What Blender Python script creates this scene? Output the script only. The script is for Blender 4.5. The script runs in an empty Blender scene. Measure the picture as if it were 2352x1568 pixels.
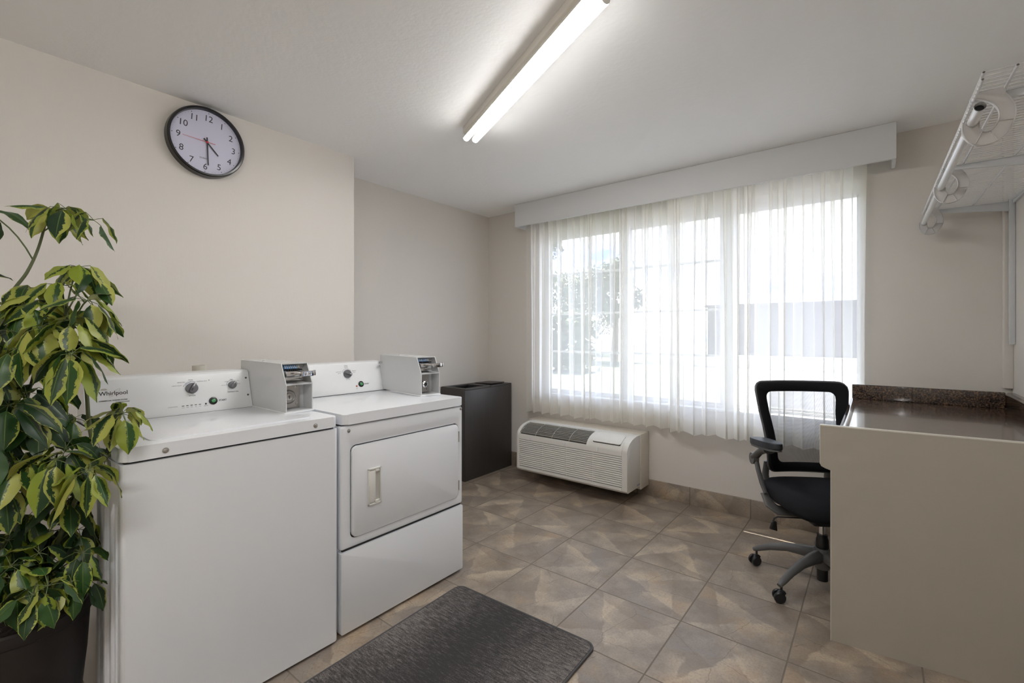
import bpy, bmesh, math, random
from mathutils import Matrix, Vector
C = bpy.context.scene.collection
PI = math.pi
random.seed(7)

# ---------------------------------------------------------------- camera, world, sun, exposure
sc = bpy.context.scene
cam = bpy.data.objects.new('camera', bpy.data.cameras.new('camera'))
C.objects.link(cam)
cam.location = (0, 0, 1.264)
cam.rotation_euler = (PI/2, 0, math.radians(38.31))
cam.data.sensor_fit = 'HORIZONTAL'
cam.data.sensor_width = 36.0
cam.data.lens = 36.0*1061.0/2352.0
cam.data.shift_x = 0.0
cam.data.shift_y = -(784-765.7)/2352.0
cam.data.clip_start = 0.02
cam.data.clip_end = 400
sc.camera = cam
sc.view_settings.view_transform = 'Standard'
sc.view_settings.look = 'None'
sc.view_settings.exposure = 0.88
sc.view_settings.gamma = 1.0
sc.view_settings.use_curve_mapping = False
try:
    sc.cycles.max_bounces = 16
    sc.cycles.diffuse_bounces = 10
    sc.cycles.glossy_bounces = 4
    sc.cycles.transparent_max_bounces = 24
    sc.cycles.transmission_bounces = 6
    sc.cycles.caustics_reflective = False
    sc.cycles.caustics_refractive = False
    sc.cycles.sample_clamp_indirect = 6.0
    sc.cycles.use_denoising = True
except Exception:
    pass

w = bpy.data.worlds.new('sky'); sc.world = w; w.use_nodes = True
nt = w.node_tree; nt.nodes.clear()
def N(nt, t, **kw):
    n = nt.nodes.new(t)
    for k, v in kw.items():
        if k in n.inputs: n.inputs[k].default_value = v
        else: setattr(n, k, v)
    return n
tc = N(nt, 'ShaderNodeTexCoord')
mp = N(nt, 'ShaderNodeMapping'); mp.inputs['Scale'].default_value = (1, 1, 3.2)
no = N(nt, 'ShaderNodeTexNoise', Scale=3.2, Detail=7.0, Roughness=0.58)
cr = N(nt, 'ShaderNodeValToRGB')
cr.color_ramp.elements[0].position = 0.36; cr.color_ramp.elements[0].color = (0.16, 0.34, 0.92, 1)
cr.color_ramp.elements[1].position = 0.56; cr.color_ramp.elements[1].color = (1.0, 1.0, 1.0, 1)
bg = N(nt, 'ShaderNodeBackground', Strength=2.8)
wo = N(nt, 'ShaderNodeOutputWorld')
nt.links.new(tc.outputs['Generated'], mp.inputs['Vector'])
nt.links.new(mp.outputs['Vector'], no.inputs['Vector'])
nt.links.new(no.outputs['Fac'], cr.inputs['Fac'])
nt.links.new(cr.outputs['Color'], bg.inputs['Color'])
nt.links.new(bg.outputs['Background'], wo.inputs['Surface'])

sun = bpy.data.objects.new('sun', bpy.data.lights.new('sun', 'SUN')); C.objects.link(sun)
sun.data.energy = 18.0; sun.data.angle = math.radians(0.53); sun.data.color = (1.0, 0.93, 0.84)
sun.rotation_euler = Vector((0.10, -0.34, -1.0)).to_track_quat('-Z', 'Y').to_euler()
sun.location = (0, 8, 12)

# daylight portal over the window opening (guides sampling of the sky only)
por = bpy.data.objects.new('window_portal', bpy.data.lights.new('window_portal', 'AREA')); C.objects.link(por)
por.data.shape = 'RECTANGLE'; por.data.size = 2.36; por.data.size_y = 1.5
por.location = (-1.26, 3.66, 1.45); por.rotation_euler = (-PI/2, 0, 0)
por.data.cycles.is_portal = True

TUBE_STRENGTH = 35.0
REAR_FILL_STRENGTH = 36.0

# ---------------------------------------------------------------- helpers
def xf(p, m): return m @ Vector(p) if m else Vector(p)
class MB:
    def __init__(s): s.bm = bmesh.new(); s.uv = None
    def _hull(s, vs, faces, bevel=0, seg=2, m=None):
        v = [s.bm.verts.new(xf(p, m)) for p in vs]
        fs = [s.bm.faces.new([v[i] for i in f]) for f in faces]
        if bevel > 0:
            es = list({e for f in fs for e in f.edges})
            bmesh.ops.bevel(s.bm, geom=es, offset=bevel, segments=seg, affect='EDGES', profile=0.5, clamp_overlap=True)
        return s
    def box(s, a, b, bevel=0, seg=2, m=None):
        x0, y0, z0 = a; x1, y1, z1 = b
        vs = [(x0,y0,z0),(x1,y0,z0),(x1,y1,z0),(x0,y1,z0),(x0,y0,z1),(x1,y0,z1),(x1,y1,z1),(x0,y1,z1)]
        return s._hull(vs, [(0,3,2,1),(4,5,6,7),(0,1,5,4),(1,2,6,5),(2,3,7,6),(3,0,4,7)], bevel, seg, m)
    def prism(s, pts, axis, a, b, bevel=0, seg=2, m=None):
        # pts: 2-D outline in the two other axes (xyz order); extruded along axis a..b
        def P(p, t):
            return {'x': (t, p[0], p[1]), 'y': (p[0], t, p[1]), 'z': (p[0], p[1], t)}[axis]
        n = len(pts)
        vs = [P(p, a) for p in pts]+[P(p, b) for p in pts]
        fc = [tuple(range(n))[::-1], tuple(range(n, 2*n))]+[(i, (i+1) % n, n+(i+1) % n, n+i) for i in range(n)]
        return s._hull(vs, fc, bevel, seg, m)
    def rbox(s, u0, v0, u1, v1, r, axis, a, b, bevel=0, seg=2, m=None, cs=5):
        pts = []
        for cx, cy, st in ((u1-r, v1-r, 0), (u0+r, v1-r, 90), (u0+r, v0+r, 180), (u1-r, v0+r, 270)):
            for k in range(cs+1):
                t = math.radians(st+90*k/cs); pts.append((cx+r*math.cos(t), cy+r*math.sin(t)))
        return s.prism(pts, axis, a, b, bevel, seg, m)
    def ring(s, pts, closed_caps=True, closed=False):
        pass
    def cyl(s, p0, p1, r0, r1=None, n=20, caps=True):
        if r1 is None: r1 = r0
        return s.tube([p0, p1], [r0, r1], n, caps)
    def tube(s, path, r, n=10, caps=True, closed=False):
        P = [Vector(p) for p in path]; k = len(P)
        R = r if isinstance(r, list) else [r]*k
        rings = []; prev = None
        for i in range(k):
            if closed: d = P[(i+1) % k]-P[i-1]
            elif i == 0: d = P[1]-P[0]
            elif i == k-1: d = P[-1]-P[-2]
            else: d = (P[i+1]-P[i]).normalized()+(P[i]-P[i-1]).normalized()
            d.normalize()
            if prev is None:
                a = Vector((0, 0, 1)) if abs(d.z) < 0.9 else Vector((1, 0, 0))
                u = d.cross(a).normalized()
            else:
                u = (prev-d*prev.dot(d)).normalized()
            prev = u; v = d.cross(u)
            rr = R[i]; ru, rv = (rr if isinstance(rr, (list, tuple)) else (rr, rr))
            rings.append([s.bm.verts.new(P[i]+u*ru*math.cos(2*PI*j/n)+v*rv*math.sin(2*PI*j/n)) for j in range(n)])
        for i in range(k if closed else k-1):
            A, B = rings[i], rings[(i+1) % k]
            for j in range(n): s.bm.faces.new((A[j], A[(j+1) % n], B[(j+1) % n], B[j]))
        if caps and not closed:
            s.bm.faces.new(rings[0][::-1]); s.bm.faces.new(rings[-1])
        return s
    def lathe(s, prof, o=(0, 0, 0), n=32, m=None):
        # prof: (r, z) going round; axis local z
        rings = []
        for r, z in prof:
            if r < 1e-5: rings.append([s.bm.verts.new(xf((o[0], o[1], o[2]+z), m))])
            else: rings.append([s.bm.verts.new(xf((o[0]+r*math.cos(2*PI*j/n), o[1]+r*math.sin(2*PI*j/n), o[2]+z), m)) for j in range(n)])
        for A, B in zip(rings, rings[1:]):
            if len(A) == 1 and len(B) == 1: continue
            for j in range(n):
                k = (j+1) % n
                if len(A) == 1: s.bm.faces.new((A[0], B[k], B[j]))
                elif len(B) == 1: s.bm.faces.new((A[j], A[k], B[0]))
                else: s.bm.faces.new((A[j], A[k], B[k], B[j]))
        return s
    def grid(s, f, nu, nv):
        vs = [[s.bm.verts.new(f(i/nu, j/nv)) for j in range(nv+1)] for i in range(nu+1)]
        for i in range(nu):
            for j in range(nv): s.bm.faces.new((vs[i][j], vs[i+1][j], vs[i+1][j+1], vs[i][j+1]))
        return s
    def build(s, name, mat, parent=None, label=None, smooth=35, fix=True, **props):
        if fix: bmesh.ops.recalc_face_normals(s.bm, faces=s.bm.faces)
        me = bpy.data.meshes.new(name); s.bm.to_mesh(me); s.bm.free()
        return link_mesh(name, me, mat, parent, label, smooth, **props)

def root_of(o):
    while o.parent: o = o.parent
    return o
def link_mesh(name, me, mat, parent=None, label=None, smooth=35, **props):
    if mat: me.materials.append(mat)
    if smooth:
        me.polygons.foreach_set('use_smooth', [True]*len(me.polygons))
        me.set_sharp_from_angle(angle=math.radians(smooth))
    o = bpy.data.objects.new(name, me); C.objects.link(o)
    if parent:
        r = root_of(parent)
        me.transform((Matrix.LocRotScale(r.location, r.rotation_euler, None)).inverted())
        o.parent = parent
    elif len(me.vertices):
        lo = Vector((min(v.co.x for v in me.vertices), min(v.co.y for v in me.vertices), min(v.co.z for v in me.vertices)))
        hi = Vector((max(v.co.x for v in me.vertices), max(v.co.y for v in me.vertices), 0))
        b = Vector(((lo.x+hi.x)/2, (lo.y+hi.y)/2, lo.z))
        me.transform(Matrix.Translation(-b)); o.location = b
    if label: o['label'] = label
    for k, v in props.items(): o[k] = v
    return o
def thing(name, label, cat, loc=(0, 0, 0), rz=0, group=None):
    o = bpy.data.objects.new(name, None); C.objects.link(o)
    o.empty_display_size = 0.1
    o.location = loc; o.rotation_euler = (0, 0, rz); o['label'] = label; o['category'] = cat
    if group: o['group'] = group
    return o
def struct(name, loc=(0, 0, 0)):
    o = bpy.data.objects.new(name, None); C.objects.link(o); o.location = loc; o['kind'] = 'structure'; return o

# ---------------------------------------------------------------- materials
def mat(name, col, rough=0.5, metal=0.0, spec=0.5, coat=0.0, emit=None, es=0, bump=None, coat_rough=0.05):
    m = bpy.data.materials.new(name); m.use_nodes = True
    nt = m.node_tree; b = nt.nodes['Principled BSDF']
    b.inputs['Base Color'].default_value = (*col, 1); b.inputs['Roughness'].default_value = rough
    b.inputs['Metallic'].default_value = metal; b.inputs['Specular IOR Level'].default_value = spec
    b.inputs['Coat Weight'].default_value = coat; b.inputs['Coat Roughness'].default_value = coat_rough
    if emit: b.inputs['Emission Color'].default_value = (*emit, 1); b.inputs['Emission Strength'].default_value = es
    if bump:
        sc_, st, dist, det = bump
        t = N(nt, 'ShaderNodeTexCoord'); n = N(nt, 'ShaderNodeTexNoise', Scale=sc_, Detail=det)
        bp = N(nt, 'ShaderNodeBump', Strength=st, Distance=dist)
        nt.links.new(t.outputs['Object'], n.inputs['Vector']); nt.links.new(n.outputs['Fac'], bp.inputs['Height'])
        nt.links.new(bp.outputs['Normal'], b.inputs['Normal'])
    return m
def s2l(*c): return tuple(((x/255+0.055)/1.055)**2.4 if x/255 > 0.04045 else x/255/12.92 for x in c)
def L(nt, a, b): nt.links.new(a, b)
def mathn(nt, op, a, b=None, c=None):
    n = nt.nodes.new('ShaderNodeMath'); n.operation = op
    for i, x in enumerate((a, b, c)):
        if x is None: continue
        if isinstance(x, (int, float)): n.inputs[i].default_value = x
        else: nt.links.new(x, n.inputs[i])
    return n.outputs[0]
def mixc(nt, fac, a, b, mode='MIX'):
    n = nt.nodes.new('ShaderNodeMix'); n.data_type = 'RGBA'; n.blend_type = mode
    for i, x in ((0, fac), (6, a), (7, b)):
        if isinstance(x, (int, float)): n.inputs[i].default_value = x
        elif isinstance(x, tuple): n.inputs[i].default_value = (*x, 1)
        else: nt.links.new(x, n.inputs[i])
    return n.outputs[2]

M = {}
M['enamel'] = mat('white_enamel', (0.77, 0.79, 0.82), 0.28, spec=0.5, coat=0.35, coat_rough=0.12)
M['console'] = mat('console_white', (0.77, 0.785, 0.80), 0.3, spec=0.5)
M['meter'] = mat('meter_grey_paint', (0.56, 0.57, 0.575), 0.22, spec=0.5)
M['gapdark'] = mat('seam_dark', (0.03, 0.03, 0.03), 0.8)
M['ink'] = mat('black_ink', (0.03, 0.03, 0.035), 0.5)
M['inkgrey'] = mat('grey_ink', (0.25, 0.25, 0.26), 0.5)
M['inkblue'] = mat('blue_ink', (0.06, 0.09, 0.35), 0.5)
M['inkgreen'] = mat('green_ink', (0.08, 0.35, 0.06), 0.5)
M['inkgold'] = mat('pale_gold_ink', (0.45, 0.38, 0.25), 0.4)
M['knob'] = mat('grey_knob', (0.13, 0.13, 0.14), 0.4)
M['knobdark'] = mat('dark_knob_slot', (0.02, 0.02, 0.02), 0.5)
M['blackplastic'] = mat('black_plastic', (0.012, 0.012, 0.013), 0.35)
M['green'] = mat('green_button', (0.06, 0.26, 0.10), 0.25, coat=0.5)
M['red'] = mat('red_lamp', (0.35, 0.05, 0.02), 0.3)
M['screw'] = mat('dark_screw', (0.10, 0.09, 0.08), 0.35, metal=0.8)
M['chrome'] = mat('chrome', (0.75, 0.75, 0.76), 0.12, metal=1.0)
M['steel'] = mat('brushed_steel', (0.52, 0.50, 0.48), 0.32, metal=1.0, bump=(60, 0.1, 0.002, 3))
M['bluelabel'] = mat('blue_label', (0.05, 0.20, 0.45), 0.5)
M['whitelabel'] = mat('white_label', (0.80, 0.82, 0.86), 0.5)
M['handle'] = mat('cream_plastic', (0.70, 0.69, 0.65), 0.35)
M['vinyl'] = mat('white_vinyl', (0.80, 0.81, 0.82), 0.4)
M['trimwhite'] = mat('white_trim_paint', (0.72, 0.73, 0.74), 0.45)
M['ac'] = mat('off_white_plastic', (0.70, 0.69, 0.655), 0.42)
M['acdark'] = mat('outlet_recess_grey', (0.10, 0.095, 0.085), 0.7)
M['acgrille'] = mat('louver_grey', (0.46, 0.45, 0.42), 0.45)
M['sleeve'] = mat('painted_sleeve', (0.60, 0.55, 0.48), 0.5)
M['panel'] = mat('taupe_laminate', (0.40, 0.37, 0.315), 0.5, bump=(220, 0.08, 0.001, 2))
M['paneledge'] = mat('pale_edge_band', (0.66, 0.64, 0.58), 0.4)
M['wire'] = mat('white_epoxy_wire', (0.66, 0.66, 0.67), 0.35)
M['bracket'] = mat('white_bracket_plastic', (0.56, 0.55, 0.54), 0.4)
M['standard'] = mat('white_bracket_steel', (0.62, 0.64, 0.66), 0.4)
M['rod'] = mat('white_rod', (0.78, 0.79, 0.80), 0.25)
M['tubehole'] = mat('tube_inside', (0.02, 0.02, 0.02), 0.8)
M['clockrim'] = mat('black_clock_rim', (0.012, 0.011, 0.011), 0.22, spec=0.6)
M['clockface'] = mat('clock_face', (0.60, 0.60, 0.74), 0.5)
M['redhand'] = mat('red_hand', (0.55, 0.03, 0.03), 0.4)
M['pvc'] = mat('cream_pvc', (0.62, 0.60, 0.52), 0.4)
M['chairgrey'] = mat('grey_nylon', (0.10, 0.10, 0.10), 0.38, bump=(150, 0.1, 0.0008, 2))
M['chairblack'] = mat('black_nylon', (0.018, 0.018, 0.020), 0.5)
M['fabric'] = mat('black_fabric', (0.010, 0.010, 0.012), 0.9, spec=0.2, bump=(500, 0.4, 0.0008, 2))
M['armpad'] = mat('black_armpad', (0.018, 0.021, 0.028), 0.5)
M['pot'] = mat('dark_brown_pot', (0.010, 0.007, 0.006), 0.5)
M['soil'] = mat('potting_soil', (0.02, 0.014, 0.01), 0.95, bump=(60, 1, 0.01, 4))
M['housing'] = mat('fixture_white', (0.75, 0.72, 0.66), 0.4)
M['asphalt'] = mat('pavement', (0.17, 0.17, 0.185), 0.9)
M['farwall'] = mat('brown_siding', (0.060, 0.046, 0.056), 0.8)
M['lawn'] = mat('lawn_green', (0.085, 0.10, 0.07), 0.9, bump=(8, 1, 0.05, 4))
M['farpale'] = mat('pale_concrete', (0.75, 0.75, 0.75), 0.8)
M['bark'] = mat('bark', (0.10, 0.075, 0.05), 0.9)
M['treeleaf'] = mat('tree_leaf', (0.085, 0.11, 0.06), 0.7)
M['plate'] = mat('grey_label', (0.35, 0.38, 0.48), 0.5)

def walls_mat(name, col, streak=0.5, bscale=140, bstr=0.12):
    m = mat(name, col, 0.6, spec=0.35); nt = m.node_tree; b = nt.nodes['Principled BSDF']
    t = N(nt, 'ShaderNodeTexCoord')
    mp = N(nt, 'ShaderNodeMapping'); mp.inputs['Scale'].default_value = (1, 1, 0.12)
    L(nt, t.outputs['Object'], mp.inputs['Vector'])
    n1 = N(nt, 'ShaderNodeTexNoise', Scale=bscale, Detail=3.0); L(nt, mp.outputs[0], n1.inputs['Vector'])
    n2 = N(nt, 'ShaderNodeTexNoise', Scale=45.0, Detail=4.0); L(nt, t.outputs['Object'], n2.inputs['Vector'])
    n3 = N(nt, 'ShaderNodeTexNoise', Scale=1.6, Detail=3.0); L(nt, t.outputs['Object'], n3.inputs['Vector'])
    h = mathn(nt, 'ADD', mathn(nt, 'MULTIPLY', n1.outputs['Fac'], streak), mathn(nt, 'MULTIPLY', n2.outputs['Fac'], 0.8))
    bp = N(nt, 'ShaderNodeBump', Strength=bstr, Distance=0.004); L(nt, h, bp.inputs['Height']); L(nt, bp.outputs[0], b.inputs['Normal'])
    f = mathn(nt, 'MULTIPLY', mathn(nt, 'SUBTRACT', n3.outputs['Fac'], 0.5), 0.25)
    f = mathn(nt, 'ADD', f, mathn(nt, 'MULTIPLY', mathn(nt, 'SUBTRACT', n1.outputs['Fac'], 0.5), 0.12))
    f = mathn(nt, 'ADD', f, 0.5)
    c = mixc(nt, f, tuple(x*0.93 for x in col), tuple(min(1, x*1.07) for x in col))
    L(nt, c, b.inputs['Base Color'])
    return m
M['wall'] = walls_mat('beige_wallpaper', (0.680, 0.648, 0.605))
M['ceiling'] = walls_mat('ceiling_plaster', (0.925, 0.925, 0.92), 0.6, 22, 0.30)

def floor_mat(name, T, ox, oy, vertical=False):
    m = mat(name, (0.4, 0.35, 0.3), 0.38, spec=0.5); nt = m.node_tree; b = nt.nodes['Principled BSDF']
    g = N(nt, 'ShaderNodeNewGeometry'); sp = N(nt, 'ShaderNodeSeparateXYZ'); L(nt, g.outputs['Position'], sp.inputs[0])
    X = mathn(nt, 'DIVIDE', mathn(nt, 'SUBTRACT', sp.outputs[0], ox), T)
    Y = mathn(nt, 'DIVIDE', mathn(nt, 'SUBTRACT', sp.outputs[2] if vertical else sp.outputs[1], oy), T)
    ix, iy = mathn(nt, 'FLOOR', X), mathn(nt, 'FLOOR', Y)
    fx, fy = mathn(nt, 'SUBTRACT', X, ix), mathn(nt, 'SUBTRACT', Y, iy)
    cell = N(nt, 'ShaderNodeCombineXYZ'); L(nt, ix, cell.inputs[0]); L(nt, iy, cell.inputs[1]); cell.inputs[2].default_value = 3.3 if vertical else 0.7
    wn = N(nt, 'ShaderNodeTexWhiteNoise'); wn.noise_dimensions = '3D'; L(nt, cell.outputs[0], wn.inputs['Vector'])
    rs = N(nt, 'ShaderNodeSeparateColor'); L(nt, wn.outputs['Color'], rs.inputs[0])
    # each printed tile is turned by a multiple of 90 degrees
    ang = mathn(nt, 'MULTIPLY', mathn(nt, 'FLOOR', mathn(nt, 'MULTIPLY', rs.outputs[0], 4.0)), PI/2)
    loc = N(nt, 'ShaderNodeCombineXYZ'); L(nt, mathn(nt, 'SUBTRACT', fx, 0.5), loc.inputs[0]); L(nt, mathn(nt, 'SUBTRACT', fy, 0.5), loc.inputs[1])
    vr = N(nt, 'ShaderNodeVectorRotate'); vr.rotation_type = 'Z_AXIS'; L(nt, loc.outputs[0], vr.inputs['Vector']); L(nt, ang, vr.inputs['Angle'])
    off = N(nt, 'ShaderNodeVectorMath'); off.operation = 'ADD'; L(nt, vr.outputs[0], off.inputs[0])
    o2 = N(nt, 'ShaderNodeCombineXYZ'); L(nt, mathn(nt, 'MULTIPLY', mathn(nt, 'FLOOR', mathn(nt, 'MULTIPLY', rs.outputs[1], 3.0)), 7.3), o2.inputs[0]); L(nt, o2.outputs[0], off.inputs[1])
    P = off.outputs[0]
    nz = N(nt, 'ShaderNodeTexNoise', Scale=5.0, Detail=4.0, Roughness=0.6); L(nt, P, nz.inputs['Vector'])
    ds = N(nt, 'ShaderNodeVectorMath'); ds.operation = 'SCALE'; ds.inputs['Scale'].default_value = 0.05; L(nt, nz.outputs['Color'], ds.inputs[0])
    ad = N(nt, 'ShaderNodeVectorMath'); ad.operation = 'ADD'; L(nt, P, ad.inputs[0]); L(nt, ds.outputs[0], ad.inputs[1])
    # printed stone shards: each has one crisp broken edge and fades away from it
    sr = N(nt, 'ShaderNodeSeparateXYZ'); L(nt, vr.outputs[0], sr.inputs[0])
    flip = mathn(nt, 'SUBTRACT', mathn(nt, 'MULTIPLY', mathn(nt, 'GREATER_THAN', rs.outputs[1], 0.5), 2.0), 1.0)
    sd = N(nt, 'ShaderNodeSeparateColor'); L(nt, nz.outputs['Color'], sd.inputs[0])
    rx = mathn(nt, 'ADD', mathn(nt, 'MULTIPLY', sr.outputs[0], flip), mathn(nt, 'MULTIPLY', mathn(nt, 'SUBTRACT', sd.outputs[0], 0.5), 0.16))
    ry = mathn(nt, 'ADD', sr.outputs[1], mathn(nt, 'MULTIPLY', mathn(nt, 'SUBTRACT', sd.outputs[1], 0.5), 0.16))
    n2 = N(nt, 'ShaderNodeTexNoise', Scale=3.5, Detail=7.0, Roughness=0.65); L(nt, P, n2.inputs['Vector'])
    jit = mathn(nt, 'MULTIPLY', mathn(nt, 'SUBTRACT', rs.outputs[2], 0.5), 0.16)
    def lin(ang, c):
        a_ = math.radians(ang)
        return mathn(nt, 'SUBTRACT', mathn(nt, 'ADD', mathn(nt, 'MULTIPLY', rx, math.cos(a_)), mathn(nt, 'MULTIPLY', ry, math.sin(a_))), mathn(nt, 'ADD', jit, c))
    def edge(d, sh=55.0):
        n_ = nt.nodes.new('ShaderNodeMath'); n_.operation = 'MULTIPLY'; n_.use_clamp = True; nt.links.new(d, n_.inputs[0]); n_.inputs[1].default_value = sh
        return n_.outputs[0]
    def fade(d, wd):
        n_ = nt.nodes.new('ShaderNodeMath'); n_.operation = 'SUBTRACT'; n_.use_clamp = True; n_.inputs[0].default_value = 1.0
        nt.links.new(mathn(nt, 'DIVIDE', d, wd), n_.inputs[1]); return n_.outputs[0]
    base = N(nt, 'ShaderNodeValToRGB'); e = base.color_ramp.elements
    e[0].position = 0.30; e[0].color = (*s2l(112, 100, 89), 1); e[1].position = 0.70; e[1].color = (*s2l(164, 149, 132), 1)
    q = e.new(0.5); q.color = (*s2l(140, 129, 118), 1)
    L(nt, n2.outputs['Fac'], base.inputs['Fac'])
    colr = base.outputs['Color']
    wgts = [mathn(nt, 'ADD', 0.35, mathn(nt, 'MULTIPLY', mathn(nt, 'FRACT', mathn(nt, 'MULTIPLY', rs.outputs[0], 7.0+3.7*k)), 0.5)) for k in range(6)]
    for wgt, (a1, c1, w1, a2, c2, colw, st_) in zip(wgts, ((35, -0.02, 0.42, 118, -0.28, (120, 104, 90), 0.85), (-62, -0.10, 0.35, 25, -0.32, (196, 178, 154), 0.85),
                                           (158, 0.10, 0.45, 70, -0.12, (128, 122, 120), 0.75), (-128, 0.16, 0.30, -40, -0.22, (198, 182, 160), 0.8),
                                           (85, 0.22, 0.26, -5, -0.05, (190, 172, 150), 0.7), (-20, 0.26, 0.30, 70, -0.3, (112, 98, 86), 0.7))):
        d1 = lin(a1, c1); mk = mathn(nt, 'MULTIPLY', mathn(nt, 'MULTIPLY', edge(d1), fade(d1, w1)), edge(lin(a2, c2), 14.0))
        mk = mathn(nt, 'MULTIPLY', mk, mathn(nt, 'MINIMUM', mathn(nt, 'MULTIPLY', n2.outputs['Fac'], 2.0*st_), 1.0))
        colr = mixc(nt, mathn(nt, 'MULTIPLY', mk, wgt), colr, s2l(*colw))
    n3 = N(nt, 'ShaderNodeTexNoise', Scale=2.0, Detail=3.0); L(nt, P, n3.inputs['Vector'])
    rustf = mathn(nt, 'MULTIPLY', mathn(nt, 'SMOOTH_MIN', mathn(nt, 'MAXIMUM', mathn(nt, 'SUBTRACT', n3.outputs['Fac'], 0.55), 0.0), 1.0, 0.1), 3.0)
    n4 = N(nt, 'ShaderNodeTexNoise', Scale=45.0, Detail=6.0, Roughness=0.8); L(nt, P, n4.inputs['Vector'])
    col = mixc(nt, mathn(nt, 'MINIMUM', mathn(nt, 'MAXIMUM', rustf, 0.0), 0.6), colr, s2l(160, 128, 88))
    spk = mathn(nt, 'MULTIPLY', mathn(nt, 'MAXIMUM', mathn(nt, 'SUBTRACT', n4.outputs['Fac'], 0.46), 0.0), 2.6)
    col = mixc(nt, mathn(nt, 'MINIMUM', spk, 0.75), col, s2l(104, 92, 80))
    # hair cracks
    v2 = N(nt, 'ShaderNodeTexVoronoi', Scale=1.7); v2.voronoi_dimensions = '2D'; v2.feature = 'DISTANCE_TO_EDGE'
    nd = N(nt, 'ShaderNodeTexNoise', Scale=14.0, Detail=3.0); L(nt, P, nd.inputs['Vector'])
    dd = N(nt, 'ShaderNodeVectorMath'); dd.operation = 'SCALE'; dd.inputs['Scale'].default_value = 0.05; L(nt, nd.outputs['Color'], dd.inputs[0])
    da = N(nt, 'ShaderNodeVectorMath'); da.operation = 'ADD'; L(nt, P, da.inputs[0]); L(nt, dd.outputs[0], da.inputs[1])
    L(nt, da.outputs[0], v2.inputs['Vector'])
    ck = mathn(nt, 'LESS_THAN', v2.outputs['Distance'], 0.0042)
    ck = mathn(nt, 'MULTIPLY', ck, mathn(nt, 'GREATER_THAN', n3.outputs['Fac'], 0.45))
    col = mixc(nt, mathn(nt, 'MULTIPLY', ck, 0.6), col, s2l(74, 62, 52))
    # per tile tone
    tone = mathn(nt, 'MULTIPLY', mathn(nt, 'SUBTRACT', rs.outputs[2], 0.5), 0.18)
    col = mixc(nt, mathn(nt, 'ABSOLUTE', tone), col, s2l(190, 176, 158))
    # grout
    gw = 0.0075
    ex = mathn(nt, 'MINIMUM', fx, mathn(nt, 'SUBTRACT', 1.0, fx)); ey = mathn(nt, 'MINIMUM', fy, mathn(nt, 'SUBTRACT', 1.0, fy))
    ed = ex if vertical else mathn(nt, 'MINIMUM', ex, ey)
    gr = mathn(nt, 'LESS_THAN', ed, gw)
    col = mixc(nt, gr, col, s2l(114, 104, 94))
    L(nt, col, b.inputs['Base Color'])
    hgt = mathn(nt, 'ADD', mathn(nt, 'MINIMUM', mathn(nt, 'MULTIPLY', ed, 60.0), 0.6), mathn(nt, 'MULTIPLY', n2.outputs['Fac'], 0.25))
    bp = N(nt, 'ShaderNodeBump', Strength=0.35, Distance=0.004); L(nt, hgt, bp.inputs['Height']); L(nt, bp.outputs[0], b.inputs['Normal'])
    L(nt, mathn(nt, 'ADD', mathn(nt, 'MULTIPLY', n2.outputs['Fac'], 0.2), mathn(nt, 'ADD', mathn(nt, 'MULTIPLY', gr, 0.4), 0.30)), b.inputs['Roughness'])
    return m
M['floor'] = floor_mat('stone_print_tile', 0.406, -1.4896, 2.0551)
M['skirt'] = floor_mat('stone_print_skirting', 0.406, -1.4896, -0.1, True)

def granite():
    m = mat('brown_granite', (0.05, 0.04, 0.03), 0.15, spec=0.5, coat=0.35); nt = m.node_tree; b = nt.nodes['Principled BSDF']
    t = N(nt, 'ShaderNodeTexCoord')
    n = N(nt, 'ShaderNodeTexNoise', Scale=120.0, Detail=5.0, Roughness=0.7); L(nt, t.outputs['Object'], n.inputs['Vector'])
    n2 = N(nt, 'ShaderNodeTexNoise', Scale=28.0, Detail=3.0); L(nt, t.outputs['Object'], n2.inputs['Vector'])
    s_ = mathn(nt, 'ADD', mathn(nt, 'MULTIPLY', n.outputs['Fac'], 0.75), mathn(nt, 'MULTIPLY', n2.outputs['Fac'], 0.25))
    cr = N(nt, 'ShaderNodeValToRGB'); e = cr.color_ramp.elements
    e[0].position = 0.38; e[0].color = (0.010, 0.008, 0.007, 1)
    e[1].position = 0.72; e[1].color = (0.46, 0.35, 0.26, 1)
    for p_, c_ in ((0.46, (0.030, 0.022, 0.019)), (0.53, (0.092, 0.068, 0.056)), (0.60, (0.25, 0.13, 0.055)), (0.65, (0.16, 0.145, 0.145))):
        q = e.new(p_); q.color = (*c_, 1)
    L(nt, s_, cr.inputs['Fac']); L(nt, cr.outputs['Color'], b.inputs['Base Color'])
    return m
M['granite'] = granite()

def darkwood():
    m = mat('dark_laminate', (0.028, 0.024, 0.022), 0.42, spec=0.5); nt = m.node_tree; b = nt.nodes['Principled BSDF']
    t = N(nt, 'ShaderNodeTexCoord'); mp = N(nt, 'ShaderNodeMapping'); mp.inputs['Scale'].default_value = (90, 90, 2.5)
    L(nt, t.outputs['Object'], mp.inputs[0]); n = N(nt, 'ShaderNodeTexNoise', Scale=1.0, Detail=3.0); L(nt, mp.outputs[0], n.inputs['Vector'])
    L(nt, mixc(nt, n.outputs['Fac'], (0.034, 0.030, 0.029), (0.062, 0.056, 0.053)), b.inputs['Base Color'])
    return m
M['darkwood'] = darkwood()

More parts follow.
